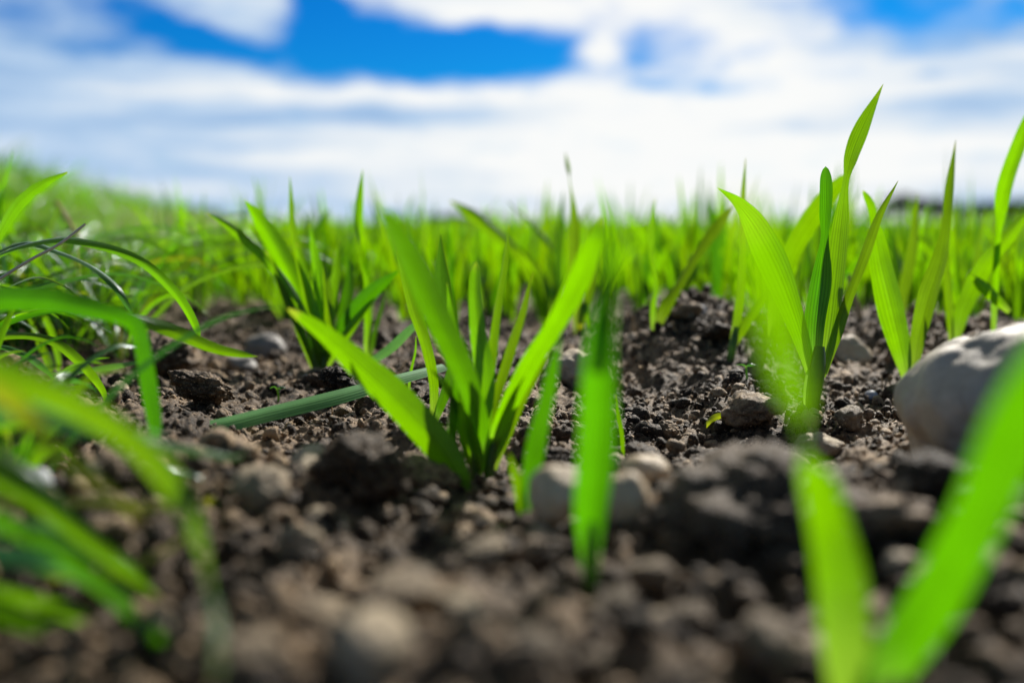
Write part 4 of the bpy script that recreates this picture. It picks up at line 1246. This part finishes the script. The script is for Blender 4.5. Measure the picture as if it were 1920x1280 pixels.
n = 15000
Y = 1.19 * (26 / 1.19) ** (rng.rand(n) ** 1.1)
X = rng.uniform(-0.62, 0.68, n) * (Y + 0.2)
keep = X > -0.185 - 0.17 * Y
X, Y = X[keep], Y[keep]
mass('far_crop', [template_geo(700 + k, True) for k in range(14)], X, Y, ground_low(X, Y), rng.uniform(0, 6.28, len(X)),
     rng.uniform(0.66, 0.90, len(X)), M_LEAF_FAR, 'far cereal crop merging into a soft green band below the horizon', 'crop')


def grass_blade_geo(seed):
    r = random.Random(seed)
    a = r.uniform(0, 6.28)
    L = r.uniform(0.07, 0.155)
    lean, droop = r.uniform(0.15, 0.8), r.uniform(0.1, 0.9)
    pts = []
    for t in (0, 0.3, 0.6, 0.85, 1.0):
        pts.append((math.cos(a) * L * lean * t ** 1.3, math.sin(a) * L * lean * t ** 1.3, L * (t - droop * 0.55 * t * t * t) - 0.004))
    w = r.uniform(0.0020, 0.0044)
    f = r.uniform(0, 360)
    return [blade_geo(np.array(pts), [w * 0.6, w, w, w * 0.6, 0.0001], [f, f + 20, f + 40, f + 60, f + 70], 0.14, 9, 3, False, 0.0, seed)]


# the rank verge at the left
n = 30000
Y = 0.60 * (9.0 / 0.60) ** (rng.rand(n) ** 1.25)
U = rng.rand(n)
edge = -0.200 - 0.155 * Y
X = edge - U * (0.25 + 0.75 * Y) + 0.03 * rng.randn(n)
keep = (ground_low(X, Y) > -1) & ((Y > 0.62) | (X < -0.36))
X, Y, U = X[keep], Y[keep], U[keep]
mass('verge_grass', [grass_blade_geo(1300 + k) for k in range(40)], X, Y, ground_low(X, Y), rng.uniform(0, 6.28, len(X)),
     rng.uniform(0.6, 1.1, len(X)) * np.clip(0.50 + 2.0 * U, 0.5, 1.15 + 0.25 * np.clip(Y - 0.7, 0, 1.2)) * (0.58 + 0.62 * np.clip(0.5 + 1.3 * vnoise(X / 0.10, Y / 0.14, 301), 0, 1)), M_GRASS, 'dense rank grass of the field verge, blurred, on the left', 'grass')


# ------------------------------------------------------------------ trees and hedges on the horizon
def crown_geo(rx, ry, rz, count, leaf, seed):
    g = np.random.RandomState(seed)
    dirs = g.randn(count, 3)
    dirs /= np.linalg.norm(dirs, axis=1)[:, None]
    rad = g.rand(count) ** 0.45
    lump = np.array([1 + 0.5 * mnoise.noise(Vector(d) * 1.7 + Vector((seed, 0, 0))) for d in dirs])
    P = dirs * (rad * lump)[:, None] * np.array([rx, ry, rz])
    M = rand_rot(g, count) * (leaf * g.uniform(0.6, 1.4, count))[:, None, None]
    q = np.array([[-1, -0.6, 0], [1, -0.6, 0], [0.8, 0.7, 0.2], [-0.8, 0.7, 0.2]])
    V = np.einsum('nij,vj->nvi', M, q) + P[:, None]
    F = np.arange(count * 4).reshape(-1, 4)
    return V.reshape(-1, 3), F


def tree(px, dist, h, w, label, seed):
    x = (px - 960) / FPX * dist
    root = link('distant_tree', None, loc=(x, dist, 0))
    tag(root, label, 'tree', 'trees on the horizon')
    V, F, uv = tube_geo(np.array([(0, 0, -0.3), (0.05 * h, 0, h * 0.3), (0, 0.02 * h, h * 0.75)]), [h * 0.035, h * 0.025, h * 0.008], 8, 8)
    Vs, Fs, b0 = [V], [F], len(V)
    g = random.Random(seed)
    for k in range(6):
        a, z = g.uniform(0, 6.28), h * g.uniform(0.3, 0.6)
        V2, F2, _ = tube_geo(np.array([(0.02 * h, 0, z), (math.cos(a) * w * 0.2, math.sin(a) * w * 0.2, z + h * 0.12), (math.cos(a) * w * 0.38, math.sin(a) * w * 0.38, z + h * 0.26)]), [h * 0.014, h * 0.01, h * 0.004], 6, 6)
        Vs.append(V2); Fs.append(F2 + b0); b0 += len(V2)
    link('trunk', make_mesh('trunk', np.concatenate(Vs), np.concatenate(Fs), M_BARK), root)
    V, F = crown_geo(w / 2, w / 2, h * 0.38, 1500, h * 0.035, seed)
    V[:, 2] += h * 0.58
    link('crown', make_mesh('crown', V, F, M_TREE, smooth=False), root)


for k, (px, dist, h, w, lab) in enumerate([
    (1690, 320, 9.5, 14.0, 'tallest dark round tree on the right horizon'),
    (1640, 340, 5.0, 9.0, 'low dark tree just left of the tallest tree on the horizon'),
    (1745, 330, 8.0, 13.0, 'dark tree just right of the tallest tree on the horizon'),
    (352, 330, 5.5, 11.0, 'dark tree on the left horizon, rising beside the verge grass'),
    (395, 350, 4.5, 10.0, 'lower dark tree on the left horizon, nearer the many leaved clump'),
    (310, 340, 5.0, 10.0, 'dark tree on the left horizon, half hidden by the verge grass'),
]):
    tree(px, dist, h, w, lab, 60 + k)


def hedge(px0, px1, dist, h, label, seed):
    x0, x1 = (px0 - 960) / FPX * dist, (px1 - 960) / FPX * dist
    V, F = crown_geo((x1 - x0) / 2, 3.0, h * 0.62, 5200, h * 0.09, seed)
    V[:, 2] = np.maximum(V[:, 2] + h * 0.5, 0.0)
    tag(link('hedgerow', make_mesh('hedgerow', V, F, M_TREE, smooth=False), loc=((x0 + x1) / 2, dist, 0)), label, 'hedge', 'hedgerows on the horizon')


hedge(1740, 2200, 420, 8.0, 'long dark hedgerow along the horizon at the right edge', 81)
hedge(780, 960, 520, 3.4, 'thin dark hedgerow on the horizon near the middle', 82)
